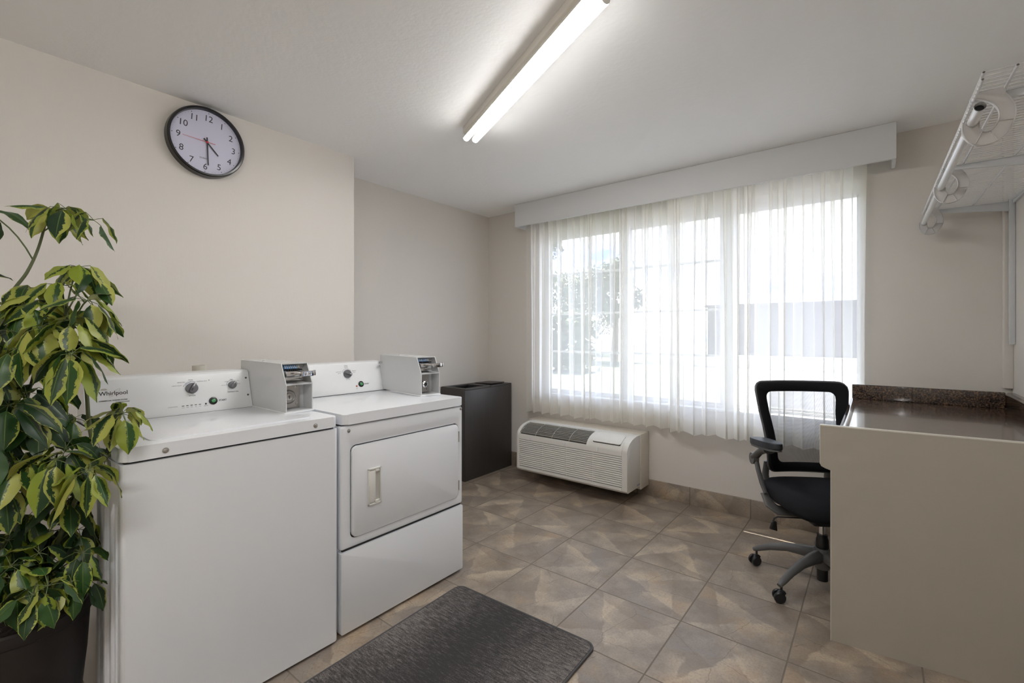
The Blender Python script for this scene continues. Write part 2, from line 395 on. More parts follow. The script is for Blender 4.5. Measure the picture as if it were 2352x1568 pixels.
def carpet():
    m = mat('grey_loop_carpet', (0.08, 0.075, 0.07), 0.95, spec=0.1); nt = m.node_tree; b = nt.nodes['Principled BSDF']
    t = N(nt, 'ShaderNodeTexCoord'); mp = N(nt, 'ShaderNodeMapping'); mp.inputs['Scale'].default_value = (22, 130, 1)
    L(nt, t.outputs['Object'], mp.inputs[0])
    n = N(nt, 'ShaderNodeTexNoise', Scale=1.0, Detail=4.0, Roughness=0.7); L(nt, mp.outputs[0], n.inputs['Vector'])
    f = N(nt, 'ShaderNodeTexNoise', Scale=210.0, Detail=3.0); L(nt, t.outputs['Object'], f.inputs['Vector'])
    g = N(nt, 'ShaderNodeTexNoise', Scale=2.6, Detail=2.0); L(nt, t.outputs['Object'], g.inputs['Vector'])
    s = N(nt, 'ShaderNodeSeparateXYZ'); L(nt, t.outputs['Object'], s.inputs[0])
    # pale heathered rows run thick near the two long sides
    side = mathn(nt, 'MULTIPLY', mathn(nt, 'ABSOLUTE', mathn(nt, 'ADD', s.outputs[0], 0.04)), 0.55)
    v = mathn(nt, 'ADD', mathn(nt, 'MULTIPLY', n.outputs['Fac'], 0.72), mathn(nt, 'ADD', side, 0.03))
    v = mathn(nt, 'ADD', v, mathn(nt, 'MULTIPLY', g.outputs['Fac'], 0.22))
    v = mathn(nt, 'ADD', v, mathn(nt, 'MULTIPLY', f.outputs['Fac'], 0.42))
    cr = N(nt, 'ShaderNodeValToRGB'); e = cr.color_ramp.elements
    e[0].position = 0.72; e[0].color = (0.050, 0.048, 0.047, 1)
    e[1].position = 1.0; e[1].color = (0.26, 0.235, 0.22, 1)
    q = e.new(0.84); q.color = (0.10, 0.092, 0.088, 1)
    L(nt, v, cr.inputs['Fac']); L(nt, mixc(nt, mathn(nt, 'MULTIPLY', f.outputs['Fac'], 0.35), cr.outputs['Color'], (0.04, 0.037, 0.036)), b.inputs['Base Color'])
    bp = N(nt, 'ShaderNodeBump', Strength=0.9, Distance=0.004); L(nt, mathn(nt, 'ADD', f.outputs['Fac'], mathn(nt, 'MULTIPLY', n.outputs['Fac'], 0.5)), bp.inputs['Height']); L(nt, bp.outputs[0], b.inputs['Normal'])
    return m
M['carpet'] = carpet()
M['binding'] = mat('carpet_binding', (0.075, 0.073, 0.075), 0.9)

def sheer():
    m = bpy.data.materials.new('sheer_voile'); m.use_nodes = True; nt = m.node_tree; nt.nodes.clear()
    out = N(nt, 'ShaderNodeOutputMaterial')
    t = N(nt, 'ShaderNodeBsdfTransparent', Color=(1, 0.995, 0.985, 1))
    d = N(nt, 'ShaderNodeBsdfDiffuse', Color=(0.93, 0.92, 0.88, 1)); r = N(nt, 'ShaderNodeBsdfTranslucent', Color=(0.95, 0.94, 0.91, 1))
    mx = N(nt, 'ShaderNodeMixShader'); mx.inputs[0].default_value = 0.66; L(nt, d.outputs[0], mx.inputs[1]); L(nt, r.outputs[0], mx.inputs[2])
    # thread cover grows where the cloth is seen edge-on, as in any woven voile
    g = N(nt, 'ShaderNodeNewGeometry'); dp = N(nt, 'ShaderNodeVectorMath'); dp.operation = 'DOT_PRODUCT'
    L(nt, g.outputs['Incoming'], dp.inputs[0]); L(nt, g.outputs['Normal'], dp.inputs[1])
    c = mathn(nt, 'MAXIMUM', mathn(nt, 'ABSOLUTE', dp.outputs['Value']), 0.12)
    tr = mathn(nt, 'POWER', 0.42, mathn(nt, 'DIVIDE', 1.0, c))
    m2 = N(nt, 'ShaderNodeMixShader'); L(nt, tr, m2.inputs[0]); L(nt, mx.outputs[0], m2.inputs[1]); L(nt, t.outputs[0], m2.inputs[2])
    L(nt, m2.outputs[0], out.inputs[0])
    return m
M['sheer'] = sheer()

def glass():
    m = bpy.data.materials.new('window_glass'); m.use_nodes = True; nt = m.node_tree; nt.nodes.clear()
    out = N(nt, 'ShaderNodeOutputMaterial'); t = N(nt, 'ShaderNodeBsdfTransparent', Color=(0.96, 0.98, 0.98, 1))
    g = N(nt, 'ShaderNodeBsdfGlossy', Roughness=0.02)
    ge = N(nt, 'ShaderNodeNewGeometry'); dp = N(nt, 'ShaderNodeVectorMath'); dp.operation = 'DOT_PRODUCT'
    L(nt, ge.outputs['Incoming'], dp.inputs[0]); L(nt, ge.outputs['Normal'], dp.inputs[1])
    k = mathn(nt, 'POWER', mathn(nt, 'SUBTRACT', 1.0, mathn(nt, 'ABSOLUTE', dp.outputs['Value'])), 5.0)
    fr = mathn(nt, 'ADD', 0.04, mathn(nt, 'MULTIPLY', k, 0.8))
    mx = N(nt, 'ShaderNodeMixShader'); L(nt, fr, mx.inputs[0]); L(nt, t.outputs[0], mx.inputs[1]); L(nt, g.outputs[0], mx.inputs[2]); L(nt, mx.outputs[0], out.inputs[0])
    return m
M['glass'] = glass()

def chairmesh():
    m = bpy.data.materials.new('black_mesh_net'); m.use_nodes = True; nt = m.node_tree
    b = nt.nodes['Principled BSDF']; b.inputs['Base Color'].default_value = (0.02, 0.02, 0.022, 1); b.inputs['Roughness'].default_value = 0.6
    out = nt.nodes['Material Output']; tc = N(nt, 'ShaderNodeTexCoord'); s = N(nt, 'ShaderNodeSeparateXYZ'); L(nt, tc.outputs['Object'], s.inputs[0])
    P = 0.0042
    a = mathn(nt, 'SINE', mathn(nt, 'MULTIPLY', mathn(nt, 'ADD', s.outputs[0], s.outputs[2]), 2*PI/P/1.2))
    c = mathn(nt, 'SINE', mathn(nt, 'MULTIPLY', mathn(nt, 'SUBTRACT', s.outputs[0], s.outputs[2]), 2*PI/P/1.2))
    hole = mathn(nt, 'GREATER_THAN', mathn(nt, 'MULTIPLY', a, c), -0.08)
    hole = mathn(nt, 'MULTIPLY', hole, 0.92)
    t = N(nt, 'ShaderNodeBsdfTransparent'); mx = N(nt, 'ShaderNodeMixShader'); L(nt, hole, mx.inputs[0]); L(nt, b.outputs[0], mx.inputs[1]); L(nt, t.outputs[0], mx.inputs[2]); L(nt, mx.outputs[0], out.inputs[0])
    return m
M['net'] = chairmesh()

def leafmat():
    # variegated leaf: UV.x 0..1 across, UV.y 0..1 along; attribute 'leaf' = (random, tone, random)
    m = mat('variegated_leaf', (0.1, 0.2, 0.05), 0.38, spec=0.45); nt = m.node_tree; b = nt.nodes['Principled BSDF']
    uv = N(nt, 'ShaderNodeUVMap'); s = N(nt, 'ShaderNodeSeparateXYZ'); L(nt, uv.outputs[0], s.inputs[0])
    at = N(nt, 'ShaderNodeAttribute'); at.attribute_name = 'leaf'; a = N(nt, 'ShaderNodeSeparateColor'); L(nt, at.outputs['Color'], a.inputs[0])
    rnd, tone, r2 = a.outputs[0], a.outputs[1], a.outputs[2]
    cmb = N(nt, 'ShaderNodeCombineXYZ'); L(nt, mathn(nt, 'MULTIPLY', s.outputs[0], 1.6), cmb.inputs[0]); L(nt, mathn(nt, 'MULTIPLY', s.outputs[1], 3.0), cmb.inputs[1]); L(nt, mathn(nt, 'MULTIPLY', rnd, 57.0), cmb.inputs[2])
    n = N(nt, 'ShaderNodeTexNoise', Scale=3.2, Detail=4.0, Roughness=0.75); L(nt, cmb.outputs[0], n.inputs['Vector'])
    wv = mathn(nt, 'MULTIPLY', mathn(nt, 'SUBTRACT', n.outputs['Fac'], 0.5), 0.55)
    u = mathn(nt, 'SUBTRACT', s.outputs[0], 0.5)
    shift = mathn(nt, 'MULTIPLY', mathn(nt, 'SUBTRACT', r2, 0.5), 0.55)
    d = mathn(nt, 'ABSOLUTE', mathn(nt, 'ADD', u, shift))
    d = mathn(nt, 'ADD', d, wv)
    # tone 0 = all green, 1 = all cream
    thr = mathn(nt, 'SUBTRACT', 0.52, mathn(nt, 'MULTIPLY', tone, 0.50))
    cream = mathn(nt, 'GREATER_THAN', d, thr)
    gcol = mixc(nt, rnd, (0.012, 0.034, 0.014), (0.030, 0.085, 0.016))
    ccol = mixc(nt, r2, (0.42, 0.43, 0.10), (0.21, 0.28, 0.022))
    col = mixc(nt, cream, gcol, ccol)
    vein = mathn(nt, 'LESS_THAN', mathn(nt, 'ABSOLUTE', u), 0.022)
    col = mixc(nt, mathn(nt, 'MULTIPLY', vein, 0.4), col, (0.22, 0.30, 0.08))
    L(nt, col, b.inputs['Base Color'])
    tr = N(nt, 'ShaderNodeBsdfTranslucent'); L(nt, col, tr.inputs['Color']); mx = N(nt, 'ShaderNodeMixShader'); mx.inputs[0].default_value = 0.22
    L(nt, b.outputs[0], mx.inputs[1]); L(nt, tr.outputs[0], mx.inputs[2]); L(nt, mx.outputs[0], nt.nodes['Material Output'].inputs[0])
    return m
M['leaf'] = leafmat()
M['stem'] = mat('green_stem', (0.085, 0.11, 0.035), 0.6)
M['woody'] = mat('woody_stem', (0.10, 0.115, 0.05), 0.65)
M['tubeunlit'] = mat('tube_unlit', (0.8, 0.78, 0.72), 0.4)
M['bare'] = mat('added_fill_tube', (1, 1, 1), 0.5, emit=(1.0, 0.985, 0.97), es=REAR_FILL_STRENGTH)
M['tube'] = mat('lit_tube', (1, 1, 1), 0.5, emit=(1.0, 0.985, 0.97), es=TUBE_STRENGTH)

def text_mesh(s, size, mtx, name, mtl, parent, align='CENTER', bold=0.0, stretch=1.0, depth=0.0002):
    cu = bpy.data.curves.new('txt', 'FONT'); cu.body = s; cu.size = size; cu.align_x = align; cu.align_y = 'BOTTOM_BASELINE'
    cu.offset = bold; cu.extrude = depth; cu.resolution_u = 4
    o = bpy.data.objects.new('txt', cu); C.objects.link(o)
    dg = bpy.context.evaluated_depsgraph_get()
    me = bpy.data.meshes.new_from_object(o.evaluated_get(dg))
    bpy.data.objects.remove(o); bpy.data.curves.remove(cu)
    me.name = name; me.materials.clear()
    me.transform(mtx @ Matrix.Diagonal((stretch, 1, 1, 1)))
    return link_mesh(name, me, mtl, parent, smooth=0)
def join_text(items, name, mtl, parent):
    for st_, size, mtx, align, bold, stretch in items: text_mesh(st_, size, mtx, name, mtl, parent, align, bold, stretch)
def frame(o, u, v, off=0.0):
    u = Vector(u).normalized(); v = Vector(v).normalized(); n = u.cross(v)
    m = Matrix((u, v, n)).transposed().to_4x4(); m.translation = Vector(o)+n*off
    return m

# ================================================================ SETTING
H = 2.43; XL = -2.7135; XR = -3.066; YW = 3.50; XE = 0.55; YB = -2.6
MB().box((XR-0.15, YB-0.1, -0.1), (XE+0.12, YW+0.15, 0)).build('floor', M['floor'], kind='structure')
MB().box((XR-0.15, YB-0.1, H), (XE+0.12, YW+0.15, H+0.1)).build('ceiling', M['ceiling'], kind='structure')
MB().box((XR-0.15, YB-0.1, 0), (XL, 1.749, H)).build('wall_left', M['wall'], kind='structure')
MB().box((XR-0.15, 1.749, 0), (XR, YW+0.15, H)).build('wall_recess', M['wall'], kind='structure')
MB().box((XE, YB-0.1, 0), (XE+0.12, YW+0.15, H)).build('wall_right', M['wall'], kind='structure')
MB().box((XL, YB-0.1, 0), (XE, YB, H)).build('wall_behind', M['wall'], kind='structure')
WX0, WX1, WZ0, WZ1 = -2.438, -0.077, 0.705, 2.197
b = MB()
b.box((XR, YW, 0), (WX0, YW+0.15, H)); b.box((WX1, YW, 0), (XE, YW+0.15, H))
b.box((WX0, YW, 0), (WX1, YW+0.15, WZ0)); b.box((WX0, YW, WZ1), (WX1, YW+0.15, H))
b.build('wall_window', M['wall'], kind='structure')
# tiled skirting along the window wall and the recess wall
MB().box((XR+0.012, YW-0.012, 0), (XE, YW, 0.128), 0.002).build('baseboard_window', M['skirt'], kind='structure')
MB().box((XR, 1.75, 0), (XR+0.012, YW-0.012, 0.128), 0.002).build('baseboard_recess', M['skirt'], kind='structure')
# corner bead in the right-hand corner
MB().box((XE-0.035, YW-0.05, 0.98), (XE, YW, H), 0.004).build('trim_1', M['wall'], kind='structure')

# window: vinyl frame, two gridded lights and one plain light
win = struct('window_1', (-1.26, 3.6, WZ0))
PX = [(-2.39, -1.68), (-1.595, -0.89), (-0.79, -0.087)]
GZ0, GZ1 = 0.742, 2.13
b = MB()
b.box((WX0, 3.575, WZ0), (PX[0][0], 3.645, WZ1), 0.004); b.box((PX[2][1], 3.575, WZ0), (WX1, 3.645, WZ1), 0.002)
b.box((PX[0][0], 3.575, WZ0), (PX[2][1], 3.645, GZ0), 0.004); b.box((PX[0][0], 3.575, GZ1), (PX[2][1], 3.645, WZ1), 0.004)
b.build('window_frame', M['vinyl'], win)
for x0, x1 in ((PX[0][1], PX[1][0]), (PX[1][1], PX[2][0])):
    MB().box((x0, 3.578, GZ0), (x1, 3.642, GZ1), 0.004).box((x0+0.03, 3.568, GZ0), (x1-0.03, 3.58, GZ1), 0.002).build('mullion', M['vinyl'], win)
for i, (x0, x1) in enumerate(PX):
    MB().box((x0, 3.612, GZ0), (x1, 3.618, GZ1)).build('glass_pane', M['glass'], win, smooth=0)
    b = MB()
    for a, c, d, e in ((x0, x0+0.012, GZ0, GZ1), (x1-0.012, x1, GZ0, GZ1), (x0, x1, GZ0, GZ0+0.014), (x0, x1, GZ1-0.014, GZ1)):
        b.box((a, 3.596, d), (c, 3.612, e))
    sash = b.build('sash_frame', M['vinyl'], win)
    if i < 2:
        for z in (1.10, 1.44, 1.80):
            MB().box((x0+0.012, 3.60, z-0.009), (x1-0.012, 3.611, z+0.009)).build('muntin', M['vinyl'], sash)
MB().box((WX0+0.001, YW-0.012, WZ0), (WX1-0.001, 3.575, WZ0+0.018), 0.004).build('window_sill', M['trimwhite'], win)

# ================================================================ OUTSIDE (seen through the sheers)
MB().box((-60, 3.70, -0.35), (60, 90, -0.25)).build('ground_outside', M['asphalt'], kind='structure')
MB().prism([(-30, 3.9), (-1.2, 3.9), (-5.2, 17), (-9.5, 33), (-40, 33)], 'z', -0.26, -0.235).build('ground_lawn', M['lawn'], kind='structure')
b = MB()
b.box((-3.4, 3.65, 2.42), (-0.94, 4.30, 2.50)); b.box((-0.94, 3.65, 2.42), (0.9, 4.062, 2.50))
b.build('sun_blocker', M['trimwhite'], kind='structure')     # unseen slab added to block the sun except a thin floor streak
def tree(x, y, h, r, nleaf, label, seed):
    rnd = random.Random(seed)
    t = thing('tree', label, 'tree', (x, y, -0.25), group='trees beyond the window')
    b = MB(); b.tube([(x, y, -0.25), (x+0.1, y, h*0.3), (x, y+0.1, h*0.62)], [0.22, 0.16, 0.07], 8)
    for k in range(6):
        a = rnd.uniform(0, 2*PI); z = h*rnd.uniform(0.28, 0.5)
        b.tube([(x, y, z), (x+math.cos(a)*r*0.6, y+math.sin(a)*r*0.6, z+h*0.22)], [0.08, 0.03], 6)
    b.build('trunk', M['bark'], t)
    bm = bmesh.new()
    blobs = [(rnd.gauss(0, 0.42)*r, rnd.gauss(0, 0.42)*r, h*rnd.uniform(0.36, 0.93), r*rnd.uniform(0.30, 0.52)) for _ in range(16)]
    for _ in range(nleaf):
        bx, by, bz, br = rnd.choice(blobs)
        v = Vector((rnd.gauss(0, 1), rnd.gauss(0, 1), rnd.gauss(0, 0.8))).normalized()*br*rnd.uniform(0.55, 1.05)
        c = Vector((x+bx, y+by, bz))+v; s = rnd.uniform(0.10, 0.22)
        m = Matrix.Rotation(rnd.uniform(0, 2*PI), 3, 'Z') @ Matrix.Rotation(rnd.uniform(-1.2, 1.2), 3, 'X')
        q = [m @ Vector(p)*s for p in ((-0.5, 0, 0), (0, -1, 0.15), (0.5, 0, 0), (0, 1, 0.15))]
        bm.faces.new([bm.verts.new(c+p) for p in q])
    me = bpy.data.meshes.new('foliage'); bm.to_mesh(me); bm.free(); link_mesh('foliage', me, M['treeleaf'], t, smooth=0)
tree(-14.6, 19.5, 8.1, 2.3, 6500, 'tall round leafy tree at the left end of the view', 1)
tree(-20.8, 21.5, 5.6, 2.2, 3600, 'lower leafy tree left of the tall one, at the window edge', 2)
tree(-10.9, 22.5, 5.2, 1.5, 3600, 'small tree just right of the tall tree outside', 3)
tree(-17.0, 29.5, 5.4, 3.0, 4500, 'wide low tree behind the tall tree outside', 4)
t = thing('hedge', 'long low green hedge under the trees outside', 'hedge', (-18, 16, -0.25))
bm = bmesh.new(); rnd = random.Random(5)
for _ in range(5200):
    c = Vector((rnd.uniform(-28, -8.6), rnd.uniform(15.2, 16.4), rnd.uniform(-0.25, 2.1)))
    m = Matrix.Rotation(rnd.uniform(0, 2*PI), 3, 'Z') @ Matrix.Rotation(rnd.uniform(-1.2, 1.2), 3, 'X')
    bm.faces.new([bm.verts.new(c+m @ Vector(p)*0.24) for p in ((-0.6, 0, 0), (0, -1, 0.15), (0.6, 0, 0), (0, 1, 0.15))])
me = bpy.data.meshes.new('hedge_leaves'); bm.to_mesh(me); bm.free(); link_mesh('hedge_leaves', me, M['treeleaf'], t, smooth=0)
bd = thing('far_building', 'long low brown building across the pavement', 'building', (0, 36, -0.25))
MB().box((-9.6, 35, -0.25), (16, 43, 3.15)).build('siding_wall', M['farwall'], bd)
MB().box((-9.8, 34.7, 3.15), (16.3, 43.3, 3.30)).build('roof', M['farwall'], bd)
o = MB().box((-9, 22.0, -0.25), (12, 22.35, 0.30), 0.02).build('parking_wall', M['farpale'])
o['label'] = 'low pale concrete wall on the pavement outside'; o['category'] = 'wall'

# ================================================================ CORNICE AND CURTAINS
cn = thing('window_cornice', 'long white boxed cornice over the window under the ceiling', 'cornice', (-1.243, 3.4, 2.225))
MB().box((-2.574, 3.30, 2.228), (0.084, 3.318, H-0.001), 0.0015).build('front_board', M['trimwhite'], cn)
MB().box((-2.574, 3.318, 2.228), (-2.556, YW-0.001, H-0.001), 0.001).build('side_board', M['trimwhite'], cn)
MB().box((0.066, 3.318, 2.228), (0.084, YW-0.001, H-0.001), 0.001).build('side_board', M['trimwhite'], cn)
o = MB().box((-2.54, 3.385, H-0.02), (0.05, 3.42, H-0.001), 0.002).build('curtain_track', M['trimwhite'])
o['label'] = 'slim white curtain track hidden behind the cornice'; o['category'] = 'curtain track'

def curtain(name_label, x0, x1, nf, seed, ybase, tail=None):
    rnd = random.Random(seed)
    k = nf*2+6
    wig = [rnd.uniform(-1, 1) for _ in range(k+4)]
    amp = [rnd.uniform(0.7, 1.25) for _ in range(k+4)]
    zt, zb = H-0.022, 0.555
    def sm(a, t):
        i = int(t); f = t-i; f = f*f*(3-2*f); return a[i]*(1-f)+a[i+1]*f
    NU = nf*22; NV = 40
    def P(u, v):
        z = zt+(zb-zt)*v
        ph = u*nf
        open_ = min(1.0, 0.25+v*1.3)
        ph2 = ph+0.28*sm(wig, ph*1.0)+0.10*v*sm(wig, ph*0.7+2)
        s_ = math.sin(2*PI*ph2); A = (0.008+0.017*open_)*sm(amp, ph)
        y = ybase+A*s_+0.006*math.sin(2*PI*ph2*2+1.2*v*wig[3])
        # pinch pleats near the heading relax into soft S-folds below
        x = x0+(x1-x0)*u+(0.012+0.014*(1-open_))*math.sin(4*PI*ph2)*sm(amp, ph+1)+0.012*v*sm(wig, ph*0.5+1)
        zz = z
        if v > 0.93: zz += (v-0.93)/0.07*(0.008*s_+0.006*sm(wig, ph))
        if tail and u > tail[0]:
            f = (u-tail[0])/(1-tail[0]); f = f*f*(3-2*f); y = ybase+(y-ybase)*(1-0.55*f)+tail[1]*f
        return (x, y, zz)
    t = thing('sheer_curtain', name_label, 'curtain', ((x0+x1)/2, ybase, 0.55), group='sheer curtains at the window')
    MB().grid(P, NU, NV).build('curtain_cloth', M['sheer'], t, smooth=180, fix=False)
    # doubled hem at the foot
    def Q(u, v):
        x, y, z = P(u, 0.945+0.055*v); return (x, y+0.0022, z)
    MB().grid(Q, NU, 3).build('hem', M['sheer'], t, smooth=180, fix=False)
    return P
P = curtain('white sheer curtain panel on the left, ending above the wall air conditioner', -2.512, -1.150, 14, 3, 3.424)
P = curtain('white sheer curtain panel on the right, hanging behind the office chair', -1.185, -0.048, 12, 8, 3.362, tail=(0.86, 0.098))

# ================================================================ CEILING LIGHT
def fixture(A0, dv, LL, label, tubemat, lower_only):
    dv = Vector(dv).normalized()
    c = Vector(A0)+dv*LL/2
    cl = thing('ceiling_light', label, 'ceiling light', (c.x, c.y, H))
    mm = Matrix.Translation((A0[0], A0[1], 0)) @ Matrix.Rotation(math.atan2(dv.y, dv.x), 4, 'Z')
    # local: +X along the tubes
    MB().prism([(0.0, H-0.001), (0.0, H-0.034), (0.012, H-0.042), (0.078, H-0.042), (0.09, H-0.034), (0.09, H-0.001)], 'x', 0, LL, 0.0015, m=mm).build('housing', M['housing'], cl)
    for yy in (0.018, 0.072):
        p0 = mm @ Vector((0.006, yy, H-0.060)); p1 = mm @ Vector((LL-0.006, yy, H-0.060))
        tb = MB().cyl(p0, p1, 0.018, n=48).build('tube', tubemat, cl)
        if lower_only:      # upper faces set unlit to limit ceiling glow; only the lower side glows
            tb.data.materials.append(M['tubeunlit'])
            for pl in tb.data.polygons:
                if pl.normal.z > -0.32: pl.material_index = 1
        for e in (0.002, LL-0.016):
            MB().box((e, yy-0.011, H-0.060), (e+0.014, yy+0.011, H-0.040), 0.002, m=mm).build('tube_holder', M['housing'], cl)
fixture((-1.835, 1.875), (0.894, -0.447), 1.235, 'twin-tube fluorescent fixture set diagonally on the ceiling in view', M['tube'], True)
fixture((-0.15, -0.30), (0, -1), 1.235, 'added twin-tube fill light on the ceiling behind the camera', M['bare'], False)  # unseen lamp, added to fill the room from behind the camera

# ================================================================ CLOCK
ck = thing('wall_clock', 'round black-rimmed wall clock with white dial', 'clock', (XL, 0.886, 2.24-0.17))
CM = frame((XL, 0.886, 2.24), (0, 1, 0), (0, 0, 1)) @ Matrix.Rotation(math.radians(-3.4), 4, 'Z')
MB().lathe([(0, 0.001), (0.172, 0.001), (0.176, 0.006), (0.174, 0.040), (0.170, 0.045), (0.162, 0.046), (0.160, 0.040), (0.159, 0.024), (0, 0.024)], n=72, m=CM).build('rim', M['clockrim'], ck)
MB().lathe([(0, 0.0242), (0.1585, 0.0242), (0.1585, 0.0258), (0, 0.0258)], n=72, m=CM).build('dial', M['clockface'], ck)
it = []
for k in range(1, 13):
    a = math.radians(90-30*k); r = 0.124
    it.append((str(k), 0.044, CM @ Matrix.Translation((r*math.cos(a), r*math.sin(a)-0.0155, 0.0262)), 'CENTER', 0.0, 0.95))
it.append(('QUARTZ', 0.010, CM @ Matrix.Translation((-0.008, -0.088, 0.0262)), 'CENTER', 0.0, 1.0))
join_text(it, 'numeral', M['ink'], ck)
b = MB()
for k in range(60):
    a = 2*PI*k/60; r = 0.0022 if k % 5 == 0 else 0.0008
    b.lathe([(0, 0.0262), (r, 0.0262), (r, 0.0265), (0, 0.0265)], o=(0.150*math.cos(a), 0.150*math.sin(a), 0), n=8, m=CM)
b.build('minute_marks', M['ink'], ck)
def hand(ang, l0, l1, w0, w1, z, mt, name):
    m = CM @ Matrix.Rotation(math.radians(-ang), 4, 'Z')
    MB()._hull([(-w0, -l0, z), (w0, -l0, z), (w1, l1, z), (-w1, l1, z), (-w0, -l0, z+0.001), (w0, -l0, z+0.001), (w1, l1, z+0.001), (-w1, l1, z+0.001)],
               [(0,3,2,1),(4,5,6,7),(0,1,5,4),(1,2,6,5),(2,3,7,6),(3,0,4,7)], m=m).build(name, mt, ck)
hand(134.5, 0.022, 0.076, 0.0034, 0.0028, 0.029, M['ink'], 'hour_hand')
hand(174.5, 0.024, 0.116, 0.0032, 0.0026, 0.031, M['ink'], 'minute_hand')
m = CM
hand(269.0, 0.036, 0.108, 0.0011, 0.0006, 0.033, M['redhand'], 'second_hand')
MB().lathe([(0, 0.028), (0.005, 0.028), (0.005, 0.035), (0, 0.036)], n=16, m=CM).build('hand_hub', M['redhand'], ck)

# ================================================================ WASHER
def vframe(P0, P1):
    v = Vector((P1[0]-P0[0], 0, P1[1]-P0[1])).normalized()
    return lambda y, s, off=0.0: frame((P0[0]+v.x*s, y, P0[1]+v.z*s), (0, 1, 0), v, off)
wa = thing('washing_machine', 'white top-load coin washing machine beside the potted plant', 'washing machine', (-2.07, 0.695, 0))
WY0, WY1, WF, WT = 0.349, 1.041, -1.730, 0.927
b = MB(); b.rbox(-2.42, WY0, WF, WY1, 0.012, 'z', 0.012, 0.876, 0.002)
b.build('cabinet', M['enamel'], wa)
b = MB()
for x, r in ((-1.875, 0.010), (-1.805, 0.006), (-1.765, 0.003), (-1.99, 0.006)):
    b.tube([(x, WY0+0.002, 0.10), (x, WY0-0.002, 0.13), (x, WY0-0.002, 0.72), (x, WY0+0.002, 0.75)], r, 10)
b.build('side_ribs', M['enamel'], wa)
MB().box((-2.40, WY0+0.012, 0.870), (WF-0.014, WY1-0.012, 0.890)).build('seam', M['gapdark'], wa)
MB().rbox(-2.42, WY0-0.002, WF+0.004, WY1-0.002, 0.022, 'z', 0.884, WT, 0.007, 3).build('top_panel', M['enamel'], wa)
MB().rbox(-2.235, 0.432, -1.782, 0.958, 0.02, 'z', WT-0.002, WT+0.0035, 0.0028, 3).build('lid', M['enamel'], wa)
def screw(parent, m, r=0.006, mt=None, washer=True):
    b = MB()
    if washer: b.lathe([(0, 0), (r*1.35, 0), (r*1.3, 0.0012), (0, 0.0012)], n=18, m=m)
    b.lathe([(0, 0.001), (r*0.95, 0.001), (r*0.85, 0.003), (r*0.4, 0.004), (r*0.35, 0.0025), (0, 0.0025)], n=18, m=m)
    b.build('screw', mt or M['steel'], parent)
for y in (0.457, 0.943): screw(wa, frame((WF+0.0035, y, 0.9025), (0, 1, 0), (0, 0, 1)), 0.0068)
for x in (-2.36, -1.79):
    for y in (0.41, 0.98): MB().cyl((x, y, 0.0), (x, y, 0.014), 0.018, n=14).build('leveling_foot', M['blackplastic'], wa)
# console
P0, P1 = (-2.250, 0.9275), (-2.300, 1.087)
F = vframe(P0, P1)
cp = MB().prism([(P0[0], WT), P1, (-2.312, 1.095), (-2.402, 1.097), (-2.405, WT)], 'y', 0.356, 0.9275, 0.002).build('control_console', M['console'], wa)
MB().box((-2.41, 0.352, WT-0.001), (P0[0]+0.003, 0.932, WT+0.0022)).build('console_gasket', M['gapdark'], cp)
def knob(parent, m, r, ang, d=0.018, slot=True):
    k = MB().lathe([(0, 0), (r*1.02, 0), (r, d*0.45), (r*0.9, d*0.5), (0, d*0.5)], n=32, m=m)
    mr = m @ Matrix.Rotation(math.radians(ang), 4, 'Z')
    k.box((-r*0.24, -r*0.93, d*0.4), (r*0.24, r*0.93, d*1.15), r*0.08, 2, m=mr)
    o = k.build('knob', M['knob'], parent)
    MB().box((-r*0.05, r*0.25, d*1.15), (r*0.05, r*0.9, d*1.18), m=mr).build('pointer_line', M['whitelabel'], o)
    if slot: MB().rbox(-r*0.13, -r*0.7, r*0.13, -r*0.1, r*0.1, 'z', d*1.14, d*1.2, m=mr).build('pointer_slot', M['knobdark'], o)
    return o
def arc(b, m, r, a0, a1, w=0.0004, n=20):
    pts = [m @ Vector((r*math.cos(math.radians(a0+(a1-a0)*i/n)), r*math.sin(math.radians(a0+(a1-a0)*i/n)), 0.0003)) for i in range(n+1)]
    b.tube(pts, w, 5)
def dot(b, m, x, y, r, h=0.0006):
    b.lathe([(0, 0), (r, 0), (r, h), (0, h)], o=(x, y, 0.0001), n=12, m=m)
knob(cp, F(0.6955, 0.1087), 0.0222, -28)
knob(cp, F(0.8527, 0.1097), 0.0165, -38, slot=False)
b = MB(); m = F(0.6955, 0.1087); arc(b, m, 0.0305, 62, 158)
for a in (62, 92, 128, 158): dot(b, m, 0.0305*math.cos(math.radians(a)), 0.0305*math.sin(math.radians(a)), 0.0012)
b.build('dial_scale', M['ink'], cp)
b = MB(); m = F(0.8527, 0.1097); arc(b, m, 0.0225, 8, 175)
for a in (8, 50, 92, 135, 175): dot(b, m, 0.0225*math.cos(math.radians(a)), 0.0225*math.sin(math.radians(a)), 0.0011)
b.build('dial_scale', M['ink'], cp)
for k in range(5): MB().rbox(-0.0045, -0.0012, 0.0045, 0.0012, 0.0011, 'z', 0, 0.0008, m=F(0.6585+k*0.0152, 0.0371)).build('status_light', M['ink'], cp)
b = MB(); dot(b, F(0.7416, 0.0371), 0, 0, 0.0036, 0.001); b.build('status_light', M['ink'], cp)
b = MB(); arc(b, F(0.6955, 0.1087), 0.0268, 95, 150, 0.0008); b.build('blue_arc', M['inkblue'], cp)
b = MB(); dot(b, F(0.7632, 0.1395), 0, 0, 0.002); b.build('eco_mark', M['inkgreen'], cp)
T = lambda s, y, v, size, al='CENTER', bold=0, st=1.0: (s, size, F(y, v, 0.0003), al, bold, st)
